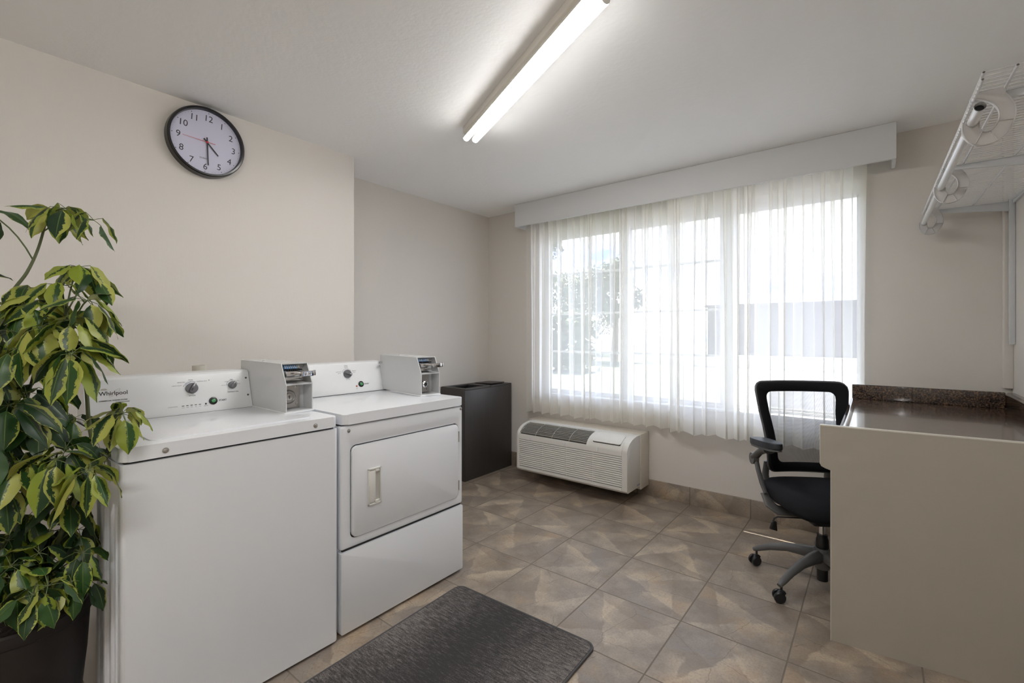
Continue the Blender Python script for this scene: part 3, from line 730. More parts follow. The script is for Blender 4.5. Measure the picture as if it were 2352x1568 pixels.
join_text([T('HEAVY DUTY', 0.6615, 0.122, 0.0055, 'RIGHT', 0, 1.05), T('DELICATES', 0.6735, 0.1355, 0.0055, 'RIGHT'), T('MIXED', 0.695, 0.1440, 0.0055),
           T('NORMAL ECO', 0.7165, 0.1352, 0.0055, 'LEFT', 0, 1.1), T('CYCLE STATUS', 0.6225, 0.0350, 0.0048),
           T('TAP COLD', 0.8265, 0.110, 0.0036, 'RIGHT'), T('COLD', 0.8345, 0.1255, 0.0042, 'RIGHT'), T('COOL', 0.8515, 0.1345, 0.0042), T('WARM', 0.8695, 0.1265, 0.0042, 'LEFT'), T('HOT', 0.8780, 0.1115, 0.0042, 'LEFT'),
           T('In Use', 0.6585, 0.0285, 0.0036), T('Wash', 0.6737, 0.0285, 0.0036), T('Rinse', 0.6889, 0.0285, 0.0036), T('Spin', 0.7041, 0.0285, 0.0036), T('Done', 0.7193, 0.0285, 0.0036), T('Lid Locked', 0.7416, 0.0275, 0.0036)],
          'lettering', M['inkgrey'], cp)
join_text([T('CYCLES', 0.6955, 0.0755, 0.0068), T('TEMPERATURE', 0.8527, 0.0765, 0.0068), T('START', 0.7925, 0.0425, 0.0105, 'LEFT', 0.00015),
           T('Whirlpool', 0.3975, 0.1075, 0.0215, 'LEFT', 0.00025, 0.95), T('COMMERCIAL WASHER SYSTEM', 0.396, 0.0848, 0.0056, 'LEFT', 0.0001, 1.05), T('INSTRUCTIONS', 0.444, 0.0765, 0.0060, 'LEFT')],
          'lettering', M['ink'], cp)
b = MB(); m = F(0.4435, 0.1155)
pts = []
for i in range(40):
    a = 2*PI*i/40; x, y = 0.0225*math.cos(a), 0.0058*math.sin(a); c_, s_ = math.cos(0.72), math.sin(0.72)
    pts.append(m @ Vector((x*c_-y*s_, x*s_+y*c_, 0.0004)))
b.tube(pts, 0.00035, 4, closed=True); 
m = F(0.4125, 0.1305)
for sx in (0.009, 0.006): b.tube([m @ Vector((sx*math.cos(2*PI*i/24), sx*0.33*math.sin(2*PI*i/24), 0.0004)) for i in range(24)], 0.00035, 4, closed=True)
b.build('emblem_ring', M['inkgold'], cp)
def start_button(parent, m, r=0.0162):
    k = MB().lathe([(0, 0), (r, 0), (r, 0.003), (r*0.85, 0.0042), (r*0.60, 0.0042), (r*0.55, 0.002), (0, 0.002)], n=36, m=m).build('start_button', M['blackplastic'], parent)
    MB().lathe([(0, 0.002), (r*0.53, 0.002), (r*0.5, 0.008), (r*0.35, 0.0095), (0, 0.010)], n=28, m=m).build('button_cap', M['green'], k)
start_button(cp, F(0.7701, 0.0463))
for v in (0.1381, 0.0586): screw(cp, F(0.9130, v), 0.0045, M['screw'], False)
screw(cp, F(0.3655, 0.0567), 0.0045, M['screw'], False)

# coin box: side profile in (x,z), width in y; origin at front-left foot
def coin_box(parent, xf0, y0, z0, wid, zr=0.0, price=None, steel=True):
    # local frame: +X towards the user, +Y to the right, rotated by zr about the front-left foot
    m = Matrix.Translation((xf0, y0, z0)) @ Matrix.Rotation(zr, 4, 'Z')
    D = -0.447
    outer = [(0.0, 0.006), (0.0, 0.120), (-0.045, 0.209), (D, 0.211), (D, 0.006)]
    cb = None
    b = MB(); tk = 0.004
    sp = outer
    for ya, yb in ((0, tk), (wid-tk, wid)):
        b.prism(sp, 'y', ya, yb, 0.0006, 1, m=m)
    b.prism([(-0.045, 0.209), (D, 0.211), (D, 0.207), (-0.045, 0.205)], 'y', tk, wid-tk, m=m)          # roof
    b.box((-0.30, tk, 0.006), (0.0, wid-tk, 0.010), m=m)                                                # floor
    b.prism([(0.0, 0.118), (0.0, 0.124), (-0.075, 0.126), (-0.075, 0.120)], 'y', tk, wid-tk, m=m)         # mid shelf
    b.box((-0.080, tk, 0.010), (-0.075, wid-tk, 0.205), m=m)                                            # back plate
    b.box((D, tk, 0.155), (D+0.004, wid-tk, 0.207), m=m)
    cb = b.build('coin_box', M['meter'], parent)
    MB().box((-0.32, -0.006, 0.0005), (0.004, wid+0.004, 0.006), 0.001, m=m).build('base_flange', M['console'], cb)
    screw(cb, m @ Matrix.Translation((-0.30, wid*0.35, 0.2095)), 0.006, M['chrome'])
    # coin slide with its eight coin slots
    sl = MB()
    sl.box((-0.075, 0.014, 0.135), (-0.040, wid-0.022, 0.150), 0.001, m=m)
    sl.prism([(-0.072, 0.150), (-0.030, 0.150), (-0.012, 0.158), (-0.012, 0.176), (-0.072, 0.180)], 'y', 0.010, wid*0.62, 0.002, m=m)
    sl.box((-0.055, wid*0.45, 0.160), (0.046, wid*0.75, 0.175), 0.002, m=m)
    sl.box((0.046, wid*0.36, 0.156), (0.0525, wid*0.80, 0.179), 0.002, m=m)
    sl.box((0.044, wid*0.80, 0.158), (0.052, wid*0.80+0.010, 0.181), 0.002, m=m)
    so = sl.build('coin_slide', M['chrome'], cb)
    lb = MB()
    x_ = -0.058
    mr = m @ Matrix.Translation((x_, 0, 0.184)) @ Matrix.Rotation(math.radians(-25), 4, 'Y')
    lb.box((-0.001, 0.018, 0), (0.001, wid-0.040, 0.017), m=mr)
    lo = lb.build('slot_label', M['bluelabel'], cb)
    sb = MB(); 
    for k in range(8): sb.rbox(0.0235+k*0.0085, 0.002, 0.0275+k*0.0085, 0.015, 0.0015, 'x', 0.001, 0.0016, m=mr)
    sb.build('label_ovals', M['whitelabel'], lo)
    sb = MB()
    for k in range(8): sb.box((-0.062, 0.023+k*0.0085, 0.1775), (-0.030, 0.0272+k*0.0085, 0.1835), 0.0008, m=m)
    sb.build('coin_slots', M['blackplastic'], cb)
    if price:
        mt_ = m @ Matrix.Translation((0.0525, wid*0.40, 0.1585))
        pb = MB(); pb.prism([(-0.002, 0.0), (0.040, 0.0), (0.037, 0.018), (0.002, 0.018)], 'x', 0, 0.0012, m=mt_)
        po = pb.build('price_tag', M['bluelabel'], cb)
        pb = MB(); pb.prism([(0.0005, 0.0012), (0.0375, 0.0012), (0.035, 0.0168), (0.0035, 0.0168)], 'x', 0.0012, 0.0016, m=mt_)
        pb.build('tag_face', M['whitelabel'], po)
        text_mesh(price, 0.0150, mt_ @ Matrix.Translation((0.0018, 0.019, 0.0045)) @ frame((0, 0, 0), (0, 1, 0), (0, 0, 1)), 'price_lettering', M['ink'], po, 'CENTER', 0.0003, 0.86)
    # lock plate and lock
    lp = MB().box((-0.075, 0.006, 0.014), (-0.070, wid-0.024, 0.116), m=m).build('lock_plate', M['steel'], cb)
    fm = m @ frame((-0.070, wid*0.36, 0.062), (0, 1, 0), (0, 0, 1))
    if steel:
        MB().lathe([(0, 0), (0.030, 0), (0.031, 0.006), (0.027, 0.010), (0.024, 0.007), (0.019, 0.008), (0.016, 0.013), (0.008, 0.015), (0, 0.015)], n=40, m=fm).build('lock', M['steel'], cb)
        MB().box((-0.0022, -0.007, 0.015), (0.0022, 0.007, 0.0156), m=fm).box((-0.006, -0.001, 0.015), (-0.004, 0.005, 0.0156), m=fm).build('keyhole', M['knobdark'], cb)
    else:
        MB().cyl(fm @ Vector((0, 0, 0)), fm @ Vector((0, 0, 0.045)), 0.017, n=28).lathe([(0.017, 0.040), (0.019, 0.045), (0.013, 0.050), (0.010, 0.046), (0, 0.046)], n=28, m=fm).build('lock', M['chrome'], cb)
        MB().lathe([(0, 0.047), (0.008, 0.047), (0.008, 0.0475), (0, 0.0475)], n=20, m=fm).build('keyhole', M['knobdark'], cb)
    for yy, zz in ((wid-0.036, 0.030), (wid-0.040, 0.106)): screw(cb, m @ frame((-0.070, yy, zz), (0, 1, 0), (0, 0, 1)), 0.006, M['steel'])
    return cb, m
coin_box(wa, -1.938, 0.929, WT, 0.117, 0.0, '$1.50', True)

# ================================================================ DRYER
dr = thing('clothes_dryer', 'white front-load coin dryer with a square door beside the washer', 'dryer', (-2.08, 1.415, 0))
DY0, DY1, DF, DT = 1.060, 1.772, -1.738, 0.926
MB().rbox(-2.44, DY0+0.004, DF-0.03, DY1, 0.012, 'z', 0.022, 0.874, 0.002).build('cabinet', M['enamel'], dr)
MB().box((-2.44, DY0+0.012, 0.868), (DF-0.02, DY1-0.008, 0.886)).build('seam', M['gapdark'], dr)
MB().rbox(-2.45, DY0+0.010, DF+0.006, DY1+0.002, 0.022, 'z', 0.882, DT, 0.007, 3).build('top_panel', M['enamel'], dr)
# upper front: four strips round the door opening
DO = (1.103, 0.398, 1.741, 0.792)
pts = []
b = MB()
def rr(u0, v0, u1, v1, r, cs=6):
    out = []
    for cx, cy, st in ((u1-r, v1-r, 0), (u0+r, v1-r, 90), (u0+r, v0+r, 180), (u1-r, v0+r, 270)):
        for k in range(cs+1):
            t = math.radians(st+90*k/cs); out.append((cx+r*math.cos(t), cy+r*math.sin(t)))
    return out
LP_ = [(DF-0.034, rr(DY0, 0.362, DY1, 0.876, 0.008)), (DF-0.010, rr(DY0, 0.362, DY1, 0.876, 0.008)), (DF-0.0045, rr(DY0+0.0015, 0.3635, DY1-0.0015, 0.8745, 0.008)),
       (DF-0.001, rr(DY0+0.005, 0.366, DY1-0.004, 0.872, 0.008)), (DF, rr(DY0+0.010, 0.369, DY1-0.008, 0.869, 0.008)), (DF, rr(DO[0]-0.003, DO[1]-0.003, DO[2]+0.003, DO[3]+0.003, 0.029)),
       (DF-0.002, rr(*DO, 0.027)), (DF-0.0145, rr(*DO, 0.027))]
RG = [[b.bm.verts.new((x, u, v)) for u, v in pts_] for x, pts_ in LP_]
for A, B in zip(RG, RG[1:]):
    for j in range(len(A)): b.bm.faces.new((A[j], A[(j+1) % len(A)], B[(j+1) % len(A)], B[j]))
b.build('front_panel', M['enamel'], dr)
MB().rbox(DO[0], DO[1], DO[2], DO[3], 0.02, 'x', DF-0.0145, DF-0.012).build('door_gap', M['gapdark'], dr)
dd = MB().rbox(1.108, 0.403, 1.735, 0.787, 0.024, 'x', DF-0.008, DF+0.006, 0.004, 3, cs=7).build('door', M['enamel'], dr)
hb = MB()
for a in ((1.184, 0.516, 1.190, 0.676), (1.245, 0.516, 1.251, 0.676), (1.184, 0.516, 1.251, 0.523), (1.184, 0.669, 1.251, 0.676)):
    hb.box((DF+0.005, a[0], a[1]), (DF+0.012, a[2], a[3]), 0.0015)
hb.prism([(DF+0.005, 1.190), (DF+0.012, 1.190), (DF+0.010, 1.222), (DF+0.005, 1.222)], 'z', 0.527, 0.665, 0.001)
for z in (0.524, 0.658): hb.prism([(DF+0.005, 1.218), (DF+0.014, 1.220), (DF+0.014, 1.226), (DF+0.010, 1.243), (DF+0.005, 1.243)], 'z', z, z+0.010, 0.001)
ho = hb.build('door_handle', M['handle'], dd)
MB().box((DF+0.005, 1.224, 0.534), (DF+0.0065, 1.244, 0.658)).build('grip_shade', M['acgrille'], ho)  # flat grey plate; its colour stands in for shade inside the grip
for z0, z1 in ((0.693, 0.748), (0.437, 0.490)):
    h_ = MB().cyl((DF+0.004, 1.739, z0), (DF+0.004, 1.739, z1), 0.0045, n=12)
    h_.box((DF-0.006, 1.7385, z0+0.004), (DF+0.002, 1.7425, z1-0.004)); h_.build('hinge', M['chrome'], dr)
MB().box((DF-0.02, DY0+0.012, 0.350), (DF-0.010, DY1-0.006, 0.368)).build('seam', M['gapdark'], dr)
MB().box((-2.42, DY0+0.012, 0.016), (DF-0.022, DY1-0.006, 0.356)).rbox(DY0, 0.014, DY1, 0.352, 0.006, 'x', DF-0.03, DF+0.002, 0.006, 3).build('lower_panel', M['enamel'], dr)
for y, z in ((1.096, 0.856), (1.760, 0.864)): screw(dr, frame((DF, y, z), (0, 1, 0), (0, 0, 1)), 0.006)
for x in (-2.36, -1.80):
    for y in (1.12, 1.735): MB().cyl((x, y, 0), (x, y, 0.008), 0.02, n=16).cyl((x, y, 0.006), (x, y, 0.024), 0.008, n=10).build('leveling_foot', M['handle'], dr)
P0, P1 = (-2.322, 0.926), (-2.371, 1.090)
F = vframe(P0, P1)
cp = MB().prism([(P0[0], DT), P1, (-2.382, 1.097), (-2.455, 1.100), (-2.46, DT)], 'y', 1.070, 1.7185, 0.002).build('control_console', M['console'], dr)
MB().box((-2.462, 1.066, DT-0.001), (P0[0]+0.003, 1.722, DT+0.0022)).build('console_gasket', M['gapdark'], cp)
knob(cp, F(1.4744, 0.1136), 0.0235, -112, slot=False)
b = MB(); m = F(1.4744, 0.1136); arc(b, m, 0.031, 38, 160)
for a in (38, 97, 160): dot(b, m, 0.031*math.cos(math.radians(a)), 0.031*math.sin(math.radians(a)), 0.0013)
b.build('dial_scale', M['ink'], cp)
start_button(cp, F(1.551, 0.0487), 0.0172)
b = MB(); dot(b, F(1.5211, 0.039), 0, 0, 0.0048, 0.0015); b.build('indicator_lamp', M['red'], cp)
T = lambda s, y, v, size, al='CENTER', bold=0, st=1.0: (s, size, F(y, v, 0.0003), al, bold, st)
join_text([T('HEAVY DUTY', 1.4405, 0.1265, 0.0055, 'RIGHT'), T('High Heat', 1.436, 0.1185, 0.0044, 'RIGHT'), T('NORMAL', 1.4735, 0.1595, 0.0055), T('Medium Heat', 1.4735, 0.1515, 0.0044),
           T('DELICATE', 1.5075, 0.1275, 0.0055, 'LEFT'), T('Low Heat', 1.5105, 0.1195, 0.0044, 'LEFT'), T('CYCLES', 1.4735, 0.079, 0.0066), T('Cycle', 1.5211, 0.0275, 0.004), T('Status', 1.5211, 0.0225, 0.004)],
          'lettering', M['inkgrey'], cp)
join_text([T('START', 1.5735, 0.0445, 0.0105, 'LEFT', 0.00015)], 'lettering', M['ink'], cp)
for v in (0.144, 0.0613): screw(cp, F(1.7045, v), 0.0045, M['screw'], False)
cb, m = coin_box(dr, -1.915, 1.640, DT, 0.120, math.radians(-7.5), None, False)
MB().cyl(m @ Vector((-0.425, -0.026, 0.165)), m @ Vector((-0.425, 0.004, 0.165)), 0.0075, n=16).build('side_lock', M['chrome'], cb)

# standpipe behind the washer
o = MB().lathe([(0.024, 0.0), (0.024, 1.050), (0.029, 1.050), (0.029, 1.112), (0.0235, 1.112), (0.0235, 1.0), (0.018, 0.0)], o=(-2.55, 0.808, 0), n=32).build('drain_pipe', M['pvc'])
o['label'] = 'short cream plastic standpipe behind the washer console'; o['category'] = 'pipe'

# ================================================================ BIN CABINET
bn = thing('waste_bin_cabinet', 'tall dark brown two-opening waste bin cabinet in the corner', 'bin', (-2.908, 3.15, 0))
X0, X1, Y0, Y1, Z = -3.050, -2.752, 2.838, 3.474, 0.775
b = MB()
b.box((X0, Y0, 0), (X0+0.016, Y1, Z)); b.box((X1-0.016, Y0, 0), (X1, Y1, Z), 0.001)
b.box((X0+0.016, Y0, 0), (X1-0.016, Y0+0.016, Z)); b.box((X0+0.016, Y1-0.016, 0), (X1-0.016, Y1, Z)); b.box((X0+0.016, Y0+0.016, 0.02), (X1-0.016, Y1-0.016, 0.036))
b.build('body', M['darkwood'], bn)
for k, (ya, yb) in enumerate(((Y0, 3.178), (3.182, Y1))):
    b = MB(); e = 0.045
    b.box((X0, ya, Z), (X0+e, yb, Z+0.016), 0.0015); b.box((X1-e, ya, Z), (X1, yb, Z+0.016), 0.0015)
    b.box((X0+e, ya, Z), (X1-e, ya+e, Z+0.016)); b.box((X0+e, yb-e, Z), (X1-e, yb, Z+0.016))
    t_ = b.build('top_board', M['darkwood'], bn)
    b = MB(); i0, i1, j0, j1 = X0+e, X1-e, ya+e, yb-e
    for a, c in (((i0, j0), (i0+0.003, j1)), ((i1-0.003, j0), (i1, j1)), ((i0, j0), (i1, j0+0.003)), ((i0, j1-0.003), (i1, j1))):
        b.box((a[0], a[1], Z-0.10), (c[0], c[1], Z+0.004))
    b.build('opening_liner', M['blackplastic'], t_)
    if k == 1:
        mf = Matrix.Translation((X0+e+0.004, 0, Z+0.018)) @ Matrix.Rotation(math.radians(-1.5), 4, 'Y')
        MB().box((0, j0+0.004, -0.001), (i1-i0-0.008, j1-0.004, 0.006), 0.001, m=mf).build('flap_lid', M['darkwood'], t_)

# ================================================================ AIR CONDITIONER
ac = thing('wall_air_conditioner', 'off-white through-wall air conditioner with front louvers below the window', 'air conditioner', (-1.91, 3.30, 0.085))
MB().box((-2.440, 3.335, 0.088), (-1.395, YW-0.013, 0.503), 0.002).box((-2.430, YW-0.014, 0.135), (-1.405, YW, 0.49)).build('wall_sleeve', M['sleeve'], ac)
def prof(inner_front, inner_top):
    # (y,z) outline of the bezel, clockwise; recesses cut the front face and the curved top
    pts = [(3.335, 0.112), (3.118, 0.112), (3.104, 0.128)]
    if inner_front: pts += [(3.104, 0.150), (3.124, 0.150), (3.124, 0.383), (3.104, 0.383)]
    pts += [(3.104, 0.405)]
    arcp = [(3.107, 0.421), (3.116, 0.438), (3.132, 0.454), (3.155, 0.469), (3.185, 0.482), (3.220, 0.491), (3.262, 0.497)]
    if inner_top:
        pts += [(3.107, 0.421), (3.125, 0.413), (3.150, 0.440), (3.195, 0.462), (3.255, 0.474), (3.262, 0.497)]
    else: pts += arcp
    pts += [(3.335, 0.500)]
    return pts
b = MB()
b.prism(prof(False, False), 'x', -2.402, -2.375, 0.003, 2); b.prism(prof(True, True), 'x', -2.375, -1.735); b.prism(prof(True, False), 'x', -1.735, -1.445); b.prism(prof(False, False), 'x', -1.445, -1.402, 0.003, 2)
b.build('bezel', M['ac'], ac)
b = MB()
for k in range(15):
    z = 0.156+k*0.0157
    b.prism([(3.104, z), (3.1055, z+0.0105), (3.124, z+0.0135), (3.124, z+0.0035)], 'x', -2.375, -1.445)
for x in (-2.14, -1.91, -1.68): b.box((x-0.002, 3.108, 0.150), (x+0.002, 3.124, 0.383))
b.build('front_louvers', M['ac'], ac)
MB().box((-2.373, 3.1225, 0.151), (-1.447, 3.1238, 0.382)).build('louver_backing', M['acgrille'], ac)
mo = MB()
inn = [(3.126, 0.4145), (3.151, 0.4412), (3.196, 0.4632), (3.254, 0.4752)]
mo.grid(lambda u, v: (-2.374+u*0.638, *[a+(c-a)*(v*3-int(min(v*3, 2.999))) for a, c in zip(inn[int(min(v*3, 2.999))], inn[int(min(v*3, 2.999))+1])]), 1, 3)
mo.build('outlet_recess', M['acdark'], ac)
b = MB()
A_ = [(3.107, 0.421), (3.116, 0.438), (3.132, 0.454), (3.155, 0.469), (3.185, 0.482), (3.220, 0.491), (3.262, 0.497)]
def onarc(t):
    t *= len(A_)-1; i = min(int(t), len(A_)-2); f = t-i
    return (A_[i][0]+(A_[i+1][0]-A_[i][0])*f, A_[i][1]+(A_[i+1][1]-A_[i][1])*f)
for k in range(9):
    y, z = onarc(0.16+0.84*k/8.6)
    b.prism([(y, z-0.001), (y+0.007, z-0.001), (y+0.015, z-0.012), (y+0.008, z-0.012)], 'x', -2.370, -1.738)
for x in (-2.21, -2.05, -1.89): b.tube([(x, *[q-(0.004 if i else 0) for i, q in enumerate(onarc(t/6))]) for t in range(7)], 0.002, 6)
b.build('outlet_vanes', M['acgrille'], ac)
mf = Matrix.Translation((0, 3.134, 0.459)) @ Matrix.Rotation(math.radians(24), 4, 'X')
MB().rbox(-1.690, -0.018, -1.462, 0.100, 0.014, 'z', 0.001, 0.006, 0.002, m=mf).build('control_cover', M['ac'], ac)
MB().rbox(-1.688, -0.016, -1.464, 0.0, 0.008, 'z', -0.010, 0.0008, m=mf).build('control_recess', M['blackplastic'], ac)
b = MB()
for x in (-2.26, -1.93, -1.64): b.box((x-0.008, 3.1015, 0.385), (x+0.008, 3.105, 0.412), 0.001)
b.build('clips', M['trimwhite'], ac)
MB().box((-1.4022, 3.275, 0.125), (-1.4008, 3.325, 0.137)).build('rating_label', M['plate'], ac)
MB().box((-2.20, 3.268, 0.4985), (-1.70, 3.285, 0.5005)).build('warning_label', M['whitelabel'], ac)

# ================================================================ FLOOR MAT
mt_ = thing('floor_mat', 'dark grey heathered carpet mat on the tiles before the machines', 'mat', (-1.247, 1.06, 0))
mm = Matrix.Translation((-1.247, 1.055, 0)) @ Matrix.Rotation(math.radians(1.6), 4, 'Z')
b = MB().rbox(-0.368, -0.60, 0.368, 0.602, 0.035, 'z', 0.0005, 0.009, 0.002, m=mm)
b.build('pile', M['carpet'], mt_)
pts = []
for cx, cy, st in ((0.335, 0.569, 0), (-0.335, 0.569, 90), (-0.335, -0.569, 180), (0.335, -0.569, 270)):
    for k in range(7):
        a = math.radians(st+15*k); pts.append(mm @ Vector((cx+0.038*math.cos(a), cy+0.038*math.sin(a), 0.0055)))
MB().tube(pts, 0.005, 8, closed=True).build('bound_edge', M['binding'], mt_)

# ================================================================ COUNTER
yp = lambda x: 2.305+0.10*(x+0.186)
ct = thing('laundry_counter', 'brown granite counter with taupe end panel along the right wall', 'counter', (0.2, 2.9, 0))
CX = -0.104
def skew(m_pts): return m_pts
tp = MB()
xr = XE-0.002; CRY = 3.418
tp.prism([(CX, yp(CX)+0.018), (xr, yp(xr)+0.018), (xr, CRY), (CX, CRY)], 'z', 0.842, 0.880, 0.0)
top = tp.build('countertop', M['granite'], ct, smooth=0)
# rounded nosing with its raised drip lip along the front
b = MB()
nose = [(CX+0.002, 0.842), (CX-0.010, 0.843), (CX-0.018, 0.850), (CX-0.020, 0.862), (CX-0.018, 0.877), (CX-0.010, 0.884), (CX-0.002, 0.885), (CX+0.008, 0.8815), (CX+0.014, 0.8802), (CX+0.002, 0.878)]
b.prism(nose, 'y', yp(CX)+0.018, CRY)
b.build('front_nosing', M['granite'], top, smooth=40)
def cove(z0, z1, n=5, r=0.008): return None
MB().box((CX-0.012, CRY-0.018, 0.879), (XE-0.036, CRY+0.002, 0.964), 0.005, 3).build('rear_backsplash', M['granite'], ct)
MB().prism([(XE-0.036, 0.879), (XE-0.036, 0.950), (XE-0.026, 0.962), (XE-0.001, 0.962), (XE-0.001, 0.879)], 'y', yp(0.5)+0.03, CRY+0.002, 0.002).build('side_backsplash', M['granite'], ct)
b = MB()
rim = [(-0.186, 0.884), (-0.186, 0.722), (-0.182, 0.713), (-0.168, 0.706), (-0.1495, 0.700), (-0.1495, 0.0), (XE-0.001, 0.0), (XE-0.001, 0.884)]
b.prism(rim, 'y', 0, 0.018, 0.0)
for v in b.bm.verts: v.co.y += yp(v.co.x)
ep = b.build('end_panel', M['panel'], ct, smooth=0)
b = MB().box((-0.187, -0.0006, 0.8805), (XE-0.001, 0.0186, 0.8852))
for v in b.bm.verts: v.co.y += yp(v.co.x)
b.build('edge_band', M['paneledge'], ep)
b = MB().box((-0.1505, -0.0004, 0.0), (-0.1485, 0.0184, 0.700)).box((-0.1868, -0.0004, 0.722), (-0.1848, 0.0184, 0.8805))
for v in b.bm.verts: v.co.y += yp(v.co.x)
b.build('edge_band', M['paneledge'], ep)
MB().box((-0.06, CRY-0.034, 0.0), (XE-0.001, CRY-0.014, 0.842)).build('rear_panel', M['panel'], ct)
MB().box((XE-0.05, 2.42, 0.74), (XE-0.001, CRY-0.034, 0.842)).build('wall_cleat', M['panel'], ct)

# ================================================================ OFFICE CHAIR
CC = (-0.214, 2.768); TH = math.radians(-147.5)
ch = thing('office_chair', 'black mesh-back office chair with grey arms pulled up to the counter', 'chair', (CC[0], CC[1], 0), TH)
CMt = Matrix.Translation((CC[0], CC[1], 0)) @ Matrix.Rotation(TH, 4, 'Z')
W = lambda *p: CMt @ Vector(p)
def ctube(b, pts, r, n=12, **k): return b.tube([W(*p) for p in pts], r, n, **k)
# seat
b = MB(); NA = 56
prof_ = [(0.0, 0.484), (0.35, 0.486), (0.7, 0.487), (0.88, 0.483), (0.96, 0.474), (1.0, 0.455), (0.985, 0.436), (0.90, 0.418), (0.72, 0.400), (0.45, 0.386), (0.0, 0.382)]
rings = []
for q, z in prof_:
    if q == 0: rings.append([b.bm.verts.new(W(0, 0.015, z))]); continue
    rg = []
    for j in range(NA):
        a = 2*PI*j/NA; c_, s_ = math.cos(a), math.sin(a); e = 2/3.6
        x = 0.247*q*math.copysign(abs(c_)**e, c_); y = 0.015+0.238*q*math.copysign(abs(s_)**e, s_)
        dz = -0.030*max(0, (y-0.08)/0.17)**2+0.010*max(0, (-y-0.10)/0.13)
        rg.append(b.bm.verts.new(W(x, y, z+dz)))
    rings.append(rg)
for A, B in zip(rings, rings[1:]):
    for j in range(NA):
        k = (j+1) % NA
        if len(A) == 1: b.bm.faces.new((A[0], B[j], B[k]))
        elif len(B) == 1: b.bm.faces.new((A[j], B[0], A[k]))
        else: b.bm.faces.new((A[j], B[j], B[k], A[k]))
b.build('seat', M['fabric'], ch, smooth=60)
MB().box((-0.09, -0.13, 0.335), (0.09, 0.10, 0.385), 0.012, 3, m=CMt).build('tilt_mechanism', M['chairblack'], ch)
# backrest
ZB, ZT = 0.512, 0.992
def hw(z): return 0.188+0.056*((z-ZB)/(ZT-ZB))**1.25
def by(x, z):
    t = (z-ZB)/(ZT-ZB)
    return -0.232+0.030*math.sin(PI*min(1, t*1.5))*0.8-0.065*t*t+0.055*(x/0.24)**2
def loop(d, r, n=9):
    z0, z1 = ZB+d, ZT-d; pts = []
    cs = []
    for cx, cz, st in ((1, z1-r, 0), (-1, z1-r, 90), (-1, z0+r, 180), (1, z0+r, 270)):
        for k in range(n+1):
            a = math.radians(st+90*k/n); z = cz+r*math.sin(a)
            x = cx*(hw(z)-d-r)+r*math.cos(a); cs.append((x, z))
    # densify straight runs
    for i, p in enumerate(cs):
        q = cs[(i+1) % len(cs)]; dist = math.hypot(q[0]-p[0], q[1]-p[1]); m_ = max(1, int(dist/0.03))
        for k in range(m_): pts.append((p[0]+(q[0]-p[0])*k/m_, p[1]+(q[1]-p[1])*k/m_))
    return pts
def ringpts(d, r, N_=120):
    p = loop(d, r); acc = [0]
    for i in range(len(p)): q = p[(i+1) % len(p)]; acc.append(acc[-1]+math.hypot(q[0]-p[i][0], q[1]-p[i][1]))
    # resample by angle about the centre so that loops pair up
    cz = (ZB+ZT)/2; out = []
    angs = [math.atan2((z-cz), x*1.2) for x, z in p]
    for k in range(N_):
        a = -PI+2*PI*(k+0.5)/N_; best = None
        for i in range(len(p)):
            a0, a1 = angs[i], angs[(i+1) % len(p)]
            dlt = (a1-a0) % (2*PI)
            if dlt > PI: continue
            off = (a-a0) % (2*PI)
            if off <= dlt+1e-9:
                f = off/dlt if dlt > 1e-9 else 0; q = p[(i+1) % len(p)]
                best = (p[i][0]+(q[0]-p[i][0])*f, p[i][1]+(q[1]-p[i][1])*f); break
        out.append(best or p[0])
    return out
o_, i_ = ringpts(0.0, 0.046), ringpts(0.050, 0.036)
mid1, mid2 = ringpts(0.006, 0.044), ringpts(0.042, 0.038)
b = MB()
R_ = []
for pts_, off in ((o_, 0.0), (mid1, 0.010), (mid2, 0.011), (i_, 0.004), (i_, -0.004), (mid2, -0.010), (mid1, -0.010)):
    R_.append([b.bm.verts.new(W(x-0.02, by(x, z)+off, z)) for x, z in pts_])
n = len(o_)
for i in range(len(R_)):
    A, B = R_[i], R_[(i+1) % len(R_)]
    for j in range(n): b.bm.faces.new((A[j], A[(j+1) % n], B[(j+1) % n], B[j]))
bk = b.build('backrest_frame', M['fabric'], ch, smooth=50)
b = MB(); ctube(b, [(x*1.004-0.02, by(x, z)-0.010, z+(0.002 if z > 0.75 else -0.002)) for x, z in o_], 0.0065, 8, closed=True)
b.build('back_shell', M['chairgrey'], bk)
def win_(z):
    d, r = 0.046, 0.036; z0, z1 = ZB+d, ZT-d; w_ = hw(z)-d
    for e in (z-z0, z1-z):
        if e < r: w_ -= r-math.sqrt(max(0, r*r-(r-e)**2))
    return w_
b = MB()
def NF(u, v):
    z = ZB+0.045+(ZT-ZB-0.09)*v; x = (2*u-1)*win_(z); return W(x-0.02, by(x, z)+0.001, z)
b.grid(NF, 24, 30)
b.build('mesh_net', M['net'], bk, smooth=60, fix=False)
for s in (1, -1):
    b = MB()
    ctube(b, [(s*0.10, -0.06, 0.362), (s*0.155, -0.15, 0.372), (s*0.165, -0.235, 0.42), (s*0.165, -0.250, 0.48), (s*0.163, -0.236, 0.56)], [(0.022, 0.010), (0.024, 0.011), (0.024, 0.011), (0.022, 0.010), (0.018, 0.007)], 12)
    b.build('back_upright', M['chairgrey'], ch)
